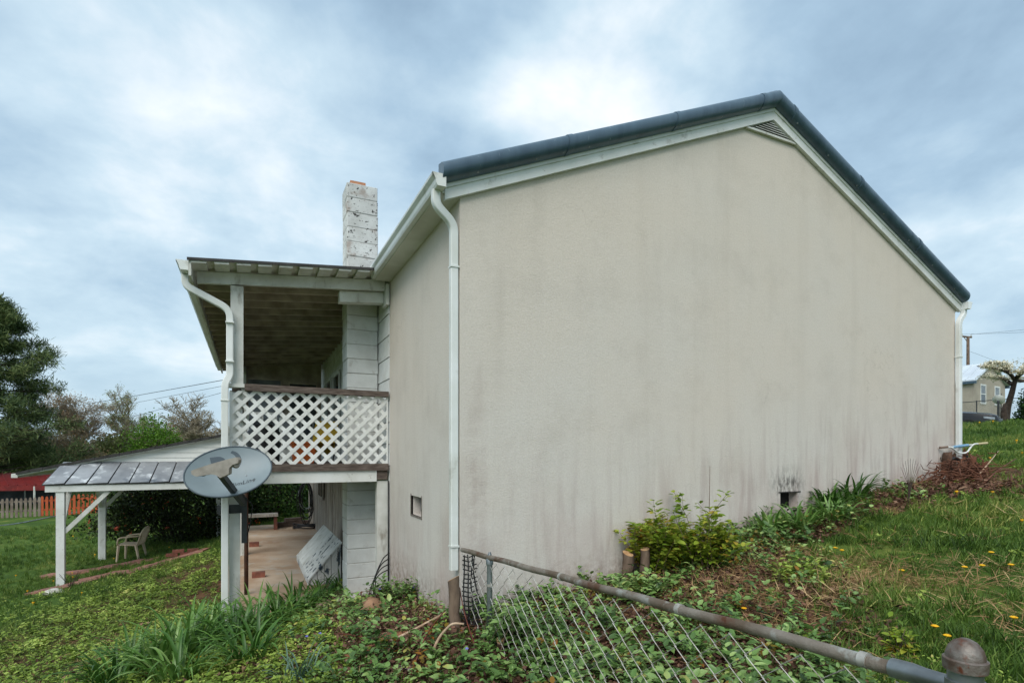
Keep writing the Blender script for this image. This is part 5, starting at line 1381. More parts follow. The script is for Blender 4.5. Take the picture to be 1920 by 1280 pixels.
# ================================================================== scatter of small plants (stuff nobody could count)
def scatter(name, pts, yaw, tilt, scl, vi, variants, label):
    """one object: points that carry a small plant mesh each (geometry nodes)"""
    me = bpy.data.meshes.new(name); n = len(pts)
    me.vertices.add(n); me.vertices.foreach_set('co', np.asarray(pts, np.float32).ravel())
    rot = np.stack([tilt[:, 0], tilt[:, 1], yaw], 1).astype(np.float32)
    a = me.attributes.new('rot', 'FLOAT_VECTOR', 'POINT'); a.data.foreach_set('vector', rot.ravel())
    a = me.attributes.new('scl', 'FLOAT', 'POINT'); a.data.foreach_set('value', scl.astype(np.float32))
    a = me.attributes.new('vi', 'INT', 'POINT'); a.data.foreach_set('value', vi.astype(np.int32))
    o = bpy.data.objects.new(name, me); col.objects.link(o)
    ng = bpy.data.node_groups.new(name, 'GeometryNodeTree')
    ng.interface.new_socket('Geometry', in_out='INPUT', socket_type='NodeSocketGeometry'); ng.interface.new_socket('Geometry', in_out='OUTPUT', socket_type='NodeSocketGeometry')
    gi = ng.nodes.new('NodeGroupInput'); go = ng.nodes.new('NodeGroupOutput')
    ip = ng.nodes.new('GeometryNodeInstanceOnPoints'); ip.inputs['Pick Instance'].default_value = True
    jg = ng.nodes.new('GeometryNodeJoinGeometry')
    for v in variants[::-1]:
        oi = ng.nodes.new('GeometryNodeObjectInfo'); oi.inputs['Object'].default_value = v; oi.inputs['As Instance'].default_value = True
        ng.links.new(oi.outputs['Geometry'], jg.inputs[0])
    def na(nm, t):
        x = ng.nodes.new('GeometryNodeInputNamedAttribute'); x.data_type = t; x.inputs['Name'].default_value = nm
        return [s for s in x.outputs if s.enabled and s.name == 'Attribute'][0]
    ng.links.new(gi.outputs[0], ip.inputs['Points']); ng.links.new(jg.outputs[0], ip.inputs['Instance'])
    ng.links.new(na('vi', 'INT'), ip.inputs['Instance Index']); ng.links.new(na('rot', 'FLOAT_VECTOR'), ip.inputs['Rotation']); ng.links.new(na('scl', 'FLOAT'), ip.inputs['Scale'])
    ng.links.new(ip.outputs[0], go.inputs[0])
    md = o.modifiers.new('scatter', 'NODES'); md.node_group = ng
    return structure(o, label, 'stuff')
def src(name, V, F, mat, c):
    return bpy.data.objects.new(name, fast_mesh(name, V, F, mat, c))
BLADE = ([(-.035,0,0),(.035,0,0),(-.03,.35,.03),(.03,.35,.03),(-.02,.70,.13),(.02,.70,.13),(0,1,.32)], [(0,1,3),(0,3,2),(2,3,5),(2,5,4),(4,5,6)])
def grass_tuft(name, n, h, spread, mat, lean=.35):
    P = np.stack([rng.normal(0, spread, n), rng.normal(0, spread, n), np.zeros(n)], 1)
    D = np.stack([rng.normal(0, lean, n), rng.normal(0, lean, n), np.ones(n)], 1); N = np.stack([D[:, 0]+rng.normal(0,.3,n), D[:, 1]+rng.normal(0,.3,n), np.full(n, .05)], 1)
    V, F, i = stamp(BLADE[0], BLADE[1], P, D, N, h*rng.uniform(.5, 1.2, n)); return src(name, V, F, mat, rng.uniform(0,1,n)[i])
def weed(name, n, size, h, mat, leaf=LEAF):
    """low plant: leaves in tiers round a few short stems"""
    ns = rng.integers(2, 5); P = []; D = []
    sp = np.stack([rng.normal(0,.03,ns), rng.normal(0,.03,ns)], 1); sl = rng.normal(0,.35,(ns,2))
    for k in range(n):
        s_ = rng.integers(0, ns); t = rng.uniform(.15, 1); g = rng.uniform(0, 6.28)
        P.append((sp[s_,0]+sl[s_,0]*h*t, sp[s_,1]+sl[s_,1]*h*t, h*t)); D.append((math.cos(g), math.sin(g), rng.uniform(-.1,.75)))
    P = np.array(P); D = np.array(D); N = np.stack([-D[:,0]*D[:,2], -D[:,1]*D[:,2], np.ones(n)], 1)+rng.normal(0,.2,(n,3))
    V, F, i = stamp(leaf[0], leaf[1], P, D, N, size*rng.uniform(.6,1.25,n)); return src(name, V, F, mat, rng.uniform(0,1,n)[i])
GM = {}
GM['grass'] = leafm('lawn_grass', [(0, srgb(44,68,24)), (.45, srgb(80,110,40)), (.8, srgb(118,142,62)), (1, srgb(168,162,94))], trans=.25, pscale=.8, patch=.28, rough=.6)
GM['weed'] = leafm('weed_leaves', [(0, srgb(74,96,34)), (.45, srgb(126,150,58)), (.85, srgb(170,188,92)), (1, srgb(188,180,104))], trans=.25, pscale=1.2)
GM['creeper'] = leafm('creeper_leaves', [(0, srgb(46,72,34)), (.5, srgb(96,130,62)), (.85, srgb(150,176,106)), (1, srgb(166,160,78))], trans=.15, rough=.42, pscale=1.6, spec=.5)
GM['rusty'] = leafm('rusty_leaves', [(0, srgb(96,96,34)), (.5, srgb(128,104,36)), (1, srgb(150,92,40))], trans=.25)
GM['litter'] = leafm('dead_leaves', [(0, srgb(52,36,30)), (.4, srgb(88,62,50)), (.75, srgb(124,92,74)), (1, srgb(166,138,114))], trans=.05, rough=.85, patch=.15)
GM['straw'] = leafm('dead_grass', [(0, srgb(120,88,60)), (.5, srgb(164,130,92)), (1, srgb(196,168,126))], trans=.1, rough=.85)
GM['dand'] = surf('dandelion_yellow', srgb(238,186,20), srgb(222,158,12), 60, rough=.7)
tufts = [grass_tuft('g', 16, .10, .030, GM['grass']), grass_tuft('g', 20, .13, .035, GM['grass']), grass_tuft('g', 14, .17, .03, GM['grass'], .25), grass_tuft('g', 22, .075, .045, GM['grass'], .6)]
weeds = [weed('w', 14, .034, .05, GM['weed']), weed('w', 20, .028, .07, GM['weed']), weed('w', 11, .044, .05, GM['weed']), weed('w', 26, .024, .08, GM['weed'])]
creep = [weed('c', 16, .048, .13, GM['creeper']) for _ in range(4)]+[weed('c', 22, .038, .17, GM['creeper']) for _ in range(4)]+[weed('c', 12, .058, .10, GM['creeper']) for _ in range(5)]+[weed('c', 8, .045, .14, GM['rusty'])]
CURL = ([(-.3,0,.12),(.3,0,.16),(0,.5,-.02),(-.32,1,.10),(.28,.95,.2)], [(0,1,2),(0,2,3),(1,4,2),(2,4,3)])
def litter_src(n):
    P = np.stack([rng.normal(0,.07,n), rng.normal(0,.07,n), rng.uniform(.0,.03,n)], 1); D = rdir(n); D[:,2] *= .35
    V, F, i = stamp(CURL[0], CURL[1], P, D, rdir(n, 2.0), rng.uniform(.012,.036,n)); return src('l', V, F, GM['litter'], rng.uniform(0,1,n)[i])
lit = [litter_src(16) for _ in range(4)]
def straw_src(n):
    P = np.stack([rng.normal(0,.08,n), rng.normal(0,.08,n), rng.uniform(0,.03,n)], 1); D = rdir(n); D[:,2] = np.abs(D[:,2])*.22
    T = ([(-.016,0,0),(.016,0,0),(.014,.5,.05),(-.014,.5,.05),(0,1,-.02)], [(0,1,2),(0,2,3),(3,2,4)])
    V, F, i = stamp(T[0], T[1], P, D, rdir(n,2.), rng.uniform(.06,.15,n)); return src('s', V, F, GM['straw'], rng.uniform(0,1,n)[i])
straw = [straw_src(30) for _ in range(3)]
fwa = math.atan2(FWD[1], FWD[0])
def spots(n, r0, r1, p, half=62):
    """places round the viewpoint, thinning with distance"""
    u_ = rng.uniform(0, 1, n); r_ = (r0**p+u_*(r1**p-r0**p))**(1/p); a = fwa+np.radians(rng.uniform(-half, half, n))
    return CAMX+r_*np.cos(a), CAMY+r_*np.sin(a), r_
def free(x, y):
    """not inside the house, on the patio or on the path"""
    ok = ~((x > -.03) & (x < W+.05) & (y > -.03) & (y < L)); ok &= ~((x > PATIO[0]+.12) & (x < .1) & (y > PATIO[2]+.12) & (y < PATIO[3]))
    for (px, py) in PATHPTS: ok &= ((x-px)**2+(y-py)**2) > .10
    return ok
PATHPTS = [tuple(on_ground(75+t*300/9, 1112-t*74/9)[:2]) for t in range(10)]+[tuple(on_ground(108+t*165/5, 1081-t*28/5)[:2]) for t in range(6)]
def lay(name, label, n, r0, r1, p, wfun, variants, smin, smax, grow=.03, lift=-.005, tl=.15):
    x, y, r_ = spots(n, r0, r1, p); w = wfun(x, y, *zones(x, y)); k = (rng.uniform(0, 1, n) < w) & free(x, y)
    x, y, r_ = x[k], y[k], r_[k]; z = ground_z(x, y)+lift; m = len(x)
    return scatter(name, np.stack([x, y, z], 1), rng.uniform(0, 6.28, m), rng.normal(0, tl, (m, 2)), rng.uniform(smin, smax, m)*(1+grow*r_), rng.integers(0, len(variants), m), variants, label)
lay('lawn_grass', 'green lawn grass on both sides of the house', 95000, 1.1, 30, .8, lambda x, y, lw, we, cp, lt, th: np.clip(lw*1.0*(1-.62*(wob(x, y, 0, 1.7) > .28))+.10*(1-lw), 0, 1), tufts, .38, .80, .018)
lay('low_weeds', 'low leafy weeds covering the bank on the left', 34000, 1.3, 15, .95, lambda x, y, lw, we, cp, lt, th: np.clip(we*1.1+.10*lw*(x < 0)+.03, 0, 1), weeds, .65, 1.45, .02)
lay('creeper', 'glossy leafed creeper around fence and wall foot', 15000, 1.1, 9, .95, lambda x, y, lw, we, cp, lt, th: np.clip(cp*(y < 3)*np.where(x < 0, .40, 1.0), 0, 1), creep, .65, 1.4, .02)
lay('leaf_litter', 'dead brown leaves and twiggy litter on bare earth', 14000, 1.2, 9, .9, lambda x, y, lw, we, cp, lt, th: np.clip(lt*.9*np.where(x < -1.2, .35, 1), 0, 1), lit, .8, 1.3, .02, .0)
lay('dead_grass', 'matted dead straw coloured grass by the gable wall', 10000, 1.2, 10, .9, lambda x, y, lw, we, cp, lt, th: np.clip(th*1.2+.07*(x > 0)+.30*(x > 1.5)*lw*(wob(x, y, 0, 1.7) > .28)+.04*(x < -1), 0, 1), straw, .7, 1.2, .02, .0)
def dsrc():
    V = []; F = []; k = 10
    for (r_, z) in ((.002,.035),(.018,.05),(.012,.058)):
        for j in range(k): V.append((r_*math.cos(6.283*j/k), r_*math.sin(6.283*j/k), z))
    for i in range(2):
        for j in range(k): F.append((i*k+j, i*k+(j+1)%k, (i+1)*k+(j+1)%k, (i+1)*k+j))
    V += [(-.0015,0,0),(.0015,0,0),(.0015,0,.04),(-.0015,0,.04)]; F.append((30,31,32,33))
    return src('d', V, F, GM['dand'], np.zeros(len(V)))
ds_ = [dsrc()]
lay('lawn_dandelions', 'many small yellow dandelions in the lawns', 700, 7, 26, 1.2, lambda x, y, lw, we, cp, lt, th: lw*.55*(wob(x, y, 1, .9) > -.25), ds_, .6, .95, .04, .02)

# ================================================================== plants one can tell apart
LILY = leafm('strap_leaves', [(0, srgb(42,76,26)), (.5, srgb(74,114,42)), (.85, srgb(116,152,74)), (1, srgb(150,174,106))], trans=.28, rough=.42, pscale=2.5, spec=.5, patch=.15)
def strap_clump(base, n, ln, spread=.10, seed=0, w=.0135):
    rn = random.Random(seed); V = []; F = []; C = []; B = Vector(base)
    for i in range(n):
        g = rn.uniform(0, 6.283); r_ = spread*rn.random()**.5; p = Vector((r_*math.cos(g), r_*math.sin(g), -.02))
        g2 = g+rn.gauss(0,.6); hd = Vector((math.cos(g2), math.sin(g2), 0)); L_ = ln*rn.uniform(.55,1.15); k = 8
        ang = R(rn.uniform(55, 86)); bend_ = rn.uniform(1.0, 2.7); sd = Vector((-hd.y, hd.x, 0)); cc = rn.random(); w_ = w*rn.uniform(.7,1.2)
        o = len(V); q = p
        for s_ in range(k+1):
            t = s_/k; ww = w_*(1-.15*t)*(1 if t < .6 else (1-t)/.4+.04)
            V += [q-sd*ww+Vector((0,0,ww*.5)), q, q+sd*ww+Vector((0,0,ww*.5))]; C += [cc]*3
            a = ang-bend_*t**1.6; q = q+(hd*math.cos(a)+Vector((0,0,math.sin(a))))*(L_/k)
        for s_ in range(k):
            b0 = o+s_*3; F += [(b0,b0+1,b0+4,b0+3), (b0+1,b0+2,b0+5,b0+4)]
    me = fast_mesh('strap_leaves', [tuple(v) for v in V], F, LILY, C)
    return me
def lily(px, py, n, ln, label, group, seed, spread=.11):
    p = on_ground(px, py)
    t = thing('daylily', label, 'daylily', tuple(p), group); link('strap_leaves', strap_clump(p, int(n*1.7), ln, spread*1.35, seed), t, tuple(p)); return t
GL = 'daylilies along the bank before the porch'
k = 0
for (px, py, n, ln, lb) in ((250,1268,36,.56,'strap leaved clump second from the left at the bottom edge'),(300,1258,40,.64,'tall strap leaved clump third from the left near the bottom'),(352,1240,42,.70,'large strap leaved clump left of the porch post'),
    (392,1210,40,.66,'strap leaved clump just left of the porch post foot'),(440,1215,42,.64,'strap leaved clump right in front of the porch post foot'),(482,1195,38,.60,'strap leaved clump just right of the porch post foot'),(330,1282,36,.60,'strap leaved clump cut by the bottom edge, left of centre'),
    (520,1172,36,.58,'strap leaved clump at the near left corner of the patio'),(560,1155,38,.56,'strap leaved clump before the middle of the patio edge'),(600,1135,36,.54,'strap leaved clump before the slanted cellar cover'),(640,1118,34,.48,'strap leaved clump before the chimney base'),
    (400,1175,32,.54,'strap leaved clump behind the porch post foot'),(470,1245,32,.48,'low strap leaved clump nearest the viewer, right of the post'),(215,1288,32,.50,'leftmost strap leaved clump at the bottom edge')):
    lily(px, py, n, ln, lb, GL, 100+k); k += 1
for (px, py, n, ln, lb) in ((1600,940,42,.46,'dark green strap leaved clump nearest the heap of broken stumps'), (1556,952,42,.42,'strap leaved clump right below the wall vent'), (1500,992,40,.36,'middle strap leaved clump left of the wall vent foot'), (1445,1000,34,.36,'strap leaved clump nearest the leafy shrub by the gable wall'), (1560,975,34,.36,'strap leaved clump in front of the others under the vent')):
    lily(px, py, n, ln*1.05, lb, 'daylilies along the gable wall', 200+k); k += 1
# blue-green iris-like tuft at the bottom edge
p = on_ground(560, 1275); t = thing('grassy_tuft', 'blue green tuft of narrow upright leaves at the bottom edge', 'plant', tuple(p))
sv = LILY; LILY = leafm('bluish_leaves', [(0, srgb(64,92,78)), (1, srgb(122,148,128))], trans=.15); link('narrow_leaves', strap_clump(p, 46, .32, .13, 77, .005), t, tuple(p)); LILY = sv

# leafy shrub by the gable wall with sprouting cut stems
LM['shrub'] = leafm('yellow_green_leaves', [(0, srgb(62,90,26)), (.45, srgb(114,140,42)), (.8, srgb(162,174,64)), (1, srgb(182,142,58))], trans=.3, rough=.45, pscale=2.0)
def shrub(name, label, base, rx, ry, h, nst, nl, lsize, lmat, seed, wild=.0):
    rn = random.Random(seed); B = Vector(base); t = thing(name, label, 'shrub', tuple(base)); segs = []; P = []; D = []
    for i in range(nst):
        a = rn.uniform(0,6.28); r_ = rn.random()**.5; b0 = B+Vector((rx*.7*r_*math.cos(a), ry*.7*r_*math.sin(a), -.03)); hh = h*rn.uniform(.35,.95)*(1+wild*(rn.random() < .08))
        pts = [b0]; d = Vector((rn.gauss(0,.25), rn.gauss(0,.2), 1))
        for k in range(6):
            d += Vector((rn.gauss(0,.16), rn.gauss(0,.16), 0)); pts.append(pts[-1]+d.normalized()*hh/6); segs.append((pts[-2], pts[-1], .006*(1-k/8), .006*(1-(k+1)/8)))
        for k in range(nl):
            f = .12+.88*rn.random()**.8; j = min(int(f*6), 5); q = pts[j].lerp(pts[j+1], f*6-j); g = rn.uniform(0,6.28)
            dd = Vector((math.cos(g), math.sin(g), rn.uniform(-.2,.7))); P.append(q+dd*.02); D.append(dd)
    P = np.array([tuple(v) for v in P]); D = np.array([tuple(v) for v in D]); n = len(P)
    me = seg_mesh('stems', segs, MT['bark'], 4); me.transform(Matrix.Translation(-B)); link('stems', me, t, base)['kind'] = 'stuff'
    N = np.stack([-D[:,0]*.6, -D[:,1]*.6, np.ones(n)], 1)+rng.normal(0,.35,(n,3))
    V, F, i = stamp(LEAF[0], LEAF[1], P, D, N, lsize*rng.uniform(.6,1.3,n)); me = fast_mesh('foliage', V, F, lmat, rng.uniform(0,1,n)[i]); me.transform(Matrix.Translation(-B)); link('foliage', me, t, base)
    return t
shrub('leafy_shrub', 'yellow green leafy shrub growing round cut stumps at the gable wall', on_ground(1248, 1072), .40, .26, .68, 74, 48, .072, LM['shrub'], 3, .5)
shrub('leafy_shrub', 'smaller yellow green shrub with a tall bare shoot, right of the stumps', on_ground(1325, 1068), .28, .22, .64, 46, 44, .068, LM['shrub'], 4, .6)
shrub('leafy_sprouts', 'low leafy sprouts with fresh leaves in front of the cut stems', on_ground(1195, 1125), .42, .22, .30, 46, 24, .058, GM['creeper'], 15)
shrub('leafy_sprouts', 'low pale sprouts right of the dry grass patch', on_ground(1500, 1090), .34, .26, .24, 36, 20, .045, GM['weed'], 16)
shrub('seedling', 'dusty grey green seedlings against the wall left of the vent', on_ground(1425, 985), .34, .12, .36, 30, 26, .045, GM['creeper'], 5)
shrub('climber', 'yellow leaved seedling among the strap leaves by the bulkhead', on_ground(650, 1120), .12, .10, .42, 7, 14, .06, LM['shrub'], 6)
shrub('bramble', 'leafy bramble growing through the fence beside the line post', on_ground(950, 1215), .26, .2, .42, 24, 22, .062, GM['creeper'], 7)
shrub('bramble', 'low bramble with rusty young leaves near the fence end post', on_ground(1690, 1225), .20, .16, .22, 10, 14, .05, LM['shrub'], 9)
shrub('vinca_patch', 'periwinkle sprigs with blue flowers under the wall vent pane', on_ground(770, 1125), .36, .14, .30, 34, 24, .045, GM['creeper'], 10)
# bare saplings of cut stems
def stump(px, py, r_, h, label, lean=(0,0), name='tree_stump', d=None, cut=(0,0)):
    p = on_ground(px, py) if d is None else at(px, py, d)
    t = thing(name, label, 'stump', tuple(p)); ax_ = Vector((lean[0], lean[1], 1)).normalized(); k = 6
    pts = [p-ax_*.15]+[p+ax_*(h*i/k)+Vector((.006*math.sin(i*2), .006*math.cos(i*3), 0)) for i in range(k+1)]
    rr_ = [r_*1.35]+[r_*(1.25 if i == 0 else 1.0+.04*math.sin(i*2.1)) for i in range(k+1)]
    mb = MB().tube(pts, rr_, 14); n_ = len(pts)
    for j in range(14):
        v = Vector(mb.v[(n_-1)*14+j]); o_ = v-pts[-1]; v.z += o_.x*cut[0]+o_.y*cut[1]; mb.v[(n_-1)*14+j] = tuple(v)
    obj('bark', mb, MT['bark'], t, smooth='auto')
    top = [Vector(mb.v[(n_-1)*14+j]) for j in range(14)]; c_ = sum(top, Vector())/14
    obj('cut_face', MB().prism([c_+(v-c_)*.93+Vector((0,0,.001)) for v in top], (0,0,.004)), MT['cutwood'], t)
    return t
stump(853, 1182, .047, .42, 'upright cut trunk with pale top at the house corner', (-.02,.0), cut=(.35,-.3))
stump(1176, 1090, .055, .27, 'thick cut stem with pale face left of the leafy shrub', (.02,-.05), cut=(-.1,.55))
stump(1208, 1088, .045, .30, 'second cut stem half hidden in the leafy shrub', (.05,.0), cut=(.3,.3))
stump(1184, 1068, .030, .42, 'thin tall cut stem close against the gable wall', (0,.02), cut=(.1,.2))
stump(939, 1222, .03, .09, 'short sawn stub beside the fence post foot', (-.1,-.2), cut=(.3,.9))

# bent pale branch and loose sticks in the foreground
def stick(name, label, pix, r0, r1, mat, lift=.02, cat='branch', group=None):
    pts = []
    for q in pix:
        p = on_ground(q[0], q[1]) if len(q) < 3 else on_ground(q[0], q[1])+Vector((0,0,q[2]))
        pts.append(p+Vector((0,0,lift)))
    pts = bend(pts, 4) if len(pts) > 2 else pts; k = len(pts)
    return mini(name, label, cat, MB().tube(pts, [r0+(r1-r0)*i/(k-1) for i in range(k)], 7), MT[mat], tuple(pts[0]), group, smooth=True)
MT['palestick'] = surf('pale_branch', srgb(196,172,146), srgb(160,132,106), 12, rough=.8)
MT['redstick'] = surf('red_cane', srgb(112,54,40), srgb(84,44,34), 9, rough=.7)
stick('bent_branch', 'pale bare branch bent over below the cut trunk', [(808,1238,.0),(822,1228,.10),(848,1232,.22),(870,1226,.20)], .012, .008, 'palestick')
stick('stick', 'long pale stick lying up against the cut trunk', [(640,1255,.02),(760,1205,.04),(836,1172,.08)], .010, .012, 'palestick')
stick('cane', 'red bramble cane on the earth left of the fence', [(600,1195,.02),(660,1218,.10),(725,1222,.04)], .006, .004, 'redstick')
stick('cane', 'red cane sprawling below the cut trunk', [(770,1280,.03),(800,1225,.14),(835,1190,.18)], .006, .004, 'redstick')
stick('cane', 'thin red cane rising behind the line post', [(900,1250,.02),(870,1200,.18),(862,1175,.3)], .005, .003, 'redstick')
stick('stick', 'dark twig sloping up to the gable wall by the shrub', [(1100,1085,.02),(1060,1075,.10),(1000,1085,.28)], .008, .004, 'bark_dark')
stick('stick', 'short dark stick under the leafy shrub', [(1085,1095,.02),(1115,1090,.08),(1150,1075,.16)], .010, .006, 'bark_dark')
stick('stick', 'thin tall bare shoot standing against the gable wall', [(1326,1068,.05),(1330,1060,.5),(1331,1060,.95)], .006, .002, 'bark', cat='shoot')

# reddish rock half buried
def rock(name, label, px, py, sx, sy, sz, mat, rotz=0.):
    c = on_ground(px, py); vs = []; fs = []
    bm = bmesh.new(); bmesh.ops.create_icosphere(bm, subdivisions=3, radius=1)
    for v in bm.verts:
        n_ = 1+.12*math.sin(v.co.x*4+px)+.10*math.sin(v.co.y*5+py)+.08*math.sin(v.co.z*7)
        v.co = Vector((v.co.x*sx*n_, v.co.y*sy*n_, v.co.z*sz*n_))
    me = bpy.data.meshes.new(name); bmesh.ops.rotate(bm, verts=bm.verts, cent=(0,0,0), matrix=Matrix.Rotation(rotz, 3, 'Z')); bm.to_mesh(me); bm.free(); me.materials.append(MT[mat]); me.shade_smooth()
    return tag(link(name, me, None, tuple(c)), label, 'rock')
MT['redrock'] = surf('red_earth_stone', srgb(150,102,72), srgb(116,76,54), 9, rough=.95, bump=.6, bscale=40)
MT['tanrock'] = surf('tan_earth_stone', srgb(164,128,100), srgb(130,100,78), 9, rough=.95, bump=.6, bscale=40)
rock('flat_stone', 'flat reddish stone half buried in the litter left of the trunk', 735, 1203, .26, .13, .05, 'redrock', .5)
rock('rounded_stone', 'rounded tan stone by the foot of the porch wall', 700, 1142, .17, .15, .11, 'tanrock')
rock('flat_stone', 'brown flat stone at the bottom near the centre', 655, 1240, .16, .09, .04, 'redrock', -.3)
for (px, py, lb) in ((748,1258,'left of a pair of white pebbles low in the litter'),(768,1256,'right of a pair of white pebbles low in the litter'),(683,1268,'white pebble at the bottom edge near the centre'),(985,1165,'pale stone chip behind the chain link near the post')):
    rock('pebble', lb, px, py, .035, .028, .022, 'stone_white')
rock('earth_clod', 'orange earth clod beneath the strap leaves by the vent', 1385, 1030, .26, .14, .07, 'redrock', .3)

# dandelions close enough to be picked out
for (px, py, lb) in ((372,1248,'lone dandelion below the strap leaves left of the porch post'),(1690,1088,'dandelion in the grass right of the low sprouts'),(1841,1080,'largest dandelion of the loose row near the right edge'),(1895,1078,'rightmost dandelion of the loose row near the right edge'),(1808,1083,'leftmost dandelion of the loose row near the right edge'),
    (1858,1055,'small dandelion just above the loose row near the right edge'),(1900,1182,'dandelion at the right edge level with the fence end'),(1775,1218,'dandelion just left of the capped fence end post'),(1566,1042,'left of a pair of dandelions beside the dry grass'),(1578,1048,'right of a pair of dandelions beside the dry grass'),(1394,1160,'yellow dandelion just above the fence top rail'),(1752,1200,'dandelion among the bramble near the fence end post')):
    p = on_ground(px, py); t = thing('dandelion', lb, 'dandelion', tuple(p), 'near dandelions'); h = .07
    obj('stem', MB().tube([p, p+Vector((.005,0,h))], .0025, 5), GM['weed'], t)
    c_ = p+Vector((.005,0,h)); mb = MB().lathe([(.004,-.006),(.017,.0),(.021,.005),(.012,.010),(.003,.011)], c_, 14)
    obj('flower', mb, GM['dand'], t)
# blue periwinkle flowers
MT['vinca'] = surf('periwinkle_blue', srgb(116,112,186), srgb(96,92,168), 20, rough=.6)
for (px, py) in ((690,1112),(745,1110),(775,1125),(712,1128),(875,1255),(575,1225),(600,1218)):
    p = on_ground(px, py)+Vector((0,0,.13)); t = thing('periwinkle_flower', 'small blue periwinkle flower above the creeper leaves', 'flower', tuple(p), 'periwinkle flowers')
    mb = MB()
    for j in range(5):
        g = 6.283*j/5; a = Vector((math.cos(g), math.sin(g)*.8, .5+.3*math.sin(g))).normalized()*.018; b = Vector((-math.sin(g), math.cos(g), 0))*.008
        mb.add([p, p+a*.6-b, p+a, p+a*.6+b], [(0,1,2,3)])
    obj('petals', mb, MT['vinca'], t, fix=False); obj('stalk', MB().tube([p, p-Vector((0,0,.12))], .002, 4), GM['creeper'], t)

# ================================================================== heap of broken stumps with an old bicycle handlebar, by the far wall corner
hb = on_ground(1800, 912)
hs = thing('broken_stump_heap', 'heap of split rotten stumps and roots at the far wall corner', 'stump heap', tuple(hb))
MT['rot'] = surf('rotten_wood', srgb(96,72,58), srgb(58,44,36), 10, rough=.95, bump=.7, bscale=50, stretch=(1,1,.3))
MT['rot_red'] = surf('red_rotten_wood', srgb(120,78,58), srgb(86,56,44), 10, rough=.95, bump=.5, bscale=50, stretch=(1,1,.3))
rn = random.Random(12)
def shard(px, py0, py1, w, dd, mat, d=8.0, lean=0.):
    a, b = at(px, py0, d+dd), at(px+lean, py1, d+dd); mb = MB(); k = 9; rings = []
    for (t, s_) in ((-.15,1.15),(0,1.0),(.5,.9),(.85,.82)):
        c_ = a.lerp(b, t); rings.append([c_+Vector((w*s_*math.cos(6.283*j/k)*(1+.2*math.sin(j*3+px)), w*s_*math.sin(6.283*j/k), 0)) for j in range(k)])
    rings.append([b+Vector((w*.78*math.cos(6.283*j/k), w*.78*math.sin(6.283*j/k), rn.uniform(-.05,.09))) for j in range(k)])
    obj('stump_piece', mb.loft(rings), MT[mat], hs)
shard(1776, 930, 854, .075, -.05, 'rot'); shard(1787, 925, 858, .05, .10, 'rot'); shard(1802, 915, 850, .038, .15, 'rot_red'); shard(1811, 915, 851, .042, .12, 'rot_red')
shard(1812, 905, 862, .06, -.05, 'rot', lean=4); shard(1820, 905, 862, .05, -.15, 'rot_red', lean=5); shard(1844, 905, 872, .05, -.1, 'rot_red', lean=3); shard(1795, 915, 868, .10, -.2, 'rot')
shard(1829, 910, 876, .09, -.25, 'rot')
segs = []
for i in range(320):                               # roots and splinters
    c_ = at(1770+rn.gauss(28, 26), 915-abs(rn.gauss(0, 18)), 7.75+rn.gauss(0,.22)); z0 = gz1(c_.x, c_.y); c_.z = max(c_.z, z0+.02+abs(rn.gauss(0,.11)))
    a = rn.uniform(0, 6.28); v = Vector((math.cos(a), math.sin(a), rn.uniform(-.6,.5)))*rn.uniform(.08,.30); m_ = c_+v*.5+Vector((rn.gauss(0,.03), rn.gauss(0,.03), rn.gauss(0,.03))); r_ = rn.uniform(.004,.011)
    segs += [(c_, m_, r_, r_*.8), (m_, c_+v, r_*.8, r_*.4)]
me = seg_mesh('roots', segs, MT['rot_red'], 5); me.transform(Matrix.Translation(-hb)); link('roots', me, hs, tuple(hb))['kind'] = 'stuff'
# chips and dead leaves spread from the heap along the wall
n = 3200; fpx = rng.uniform(1655, 1850, n); X_ = []; 
base_pts = [on_ground(a, b) for a, b in zip(np.linspace(1660, 1880, 14), np.linspace(925, 922, 14))]
Pq = np.array([tuple(base_pts[i]) for i in rng.integers(0, 14, n)])+np.stack([rng.normal(0,.22,n), rng.normal(-.02,.20,n), np.zeros(n)], 1)
Pq[:, 1] = np.minimum(Pq[:, 1], np.where(Pq[:, 0] < W+.05, -.04, 9)); Pq[:, 2] = ground_z(Pq[:, 0], Pq[:, 1])+rng.uniform(.0,.10,n)*np.exp(-((Pq[:,0]-7.1)/1.2)**2)
D = rdir(n); D[:, 2] *= .4
T = ([(-.10,0,0),(.10,0,0),(.12,.5,.06),(-.08,.55,.02),(.02,1,0)], [(0,1,2),(0,2,3),(3,2,4)])
V, F, i = stamp(T[0], T[1], Pq, D, rdir(n, 1.5), rng.uniform(.03,.12,n)); me = fast_mesh('wood_chips', V, F, GM['litter'], rng.uniform(0,1,n)[i]); structure(link('wood_chips', me), 'brown wood chips and dead stalks along the far wall foot', 'stuff')
for k_, (pix, r0, lb) in enumerate(([[(1842,915,.02),(1870,905,.14),(1905,890,.20)], .012, 'dark stick pointing right out of the stump heap'], [[(1838,905,.10),(1856,896,.2),(1872,885,.28)], .010, 'pale broken stick slanting up from the heap'], [[(1720,915,.0),(1745,900,.14),(1768,888,.26)], .007, 'thin bare twig slanting from the wall foot into the heap'], [[(1832,928,.02),(1870,922,.06),(1930,920,.03)], .013, 'long brown branch lying flat at the right edge'])):
    stick('stick', lb, pix, r0, r0*.5, 'palestick' if 'pale' in lb else 'rot_red')
stick('twig', 'forked dark twig against the wall beside the stump heap', [(1765,900,.25),(1760,890,.35),(1748,880,.45)], .006, .003, 'bark_dark')
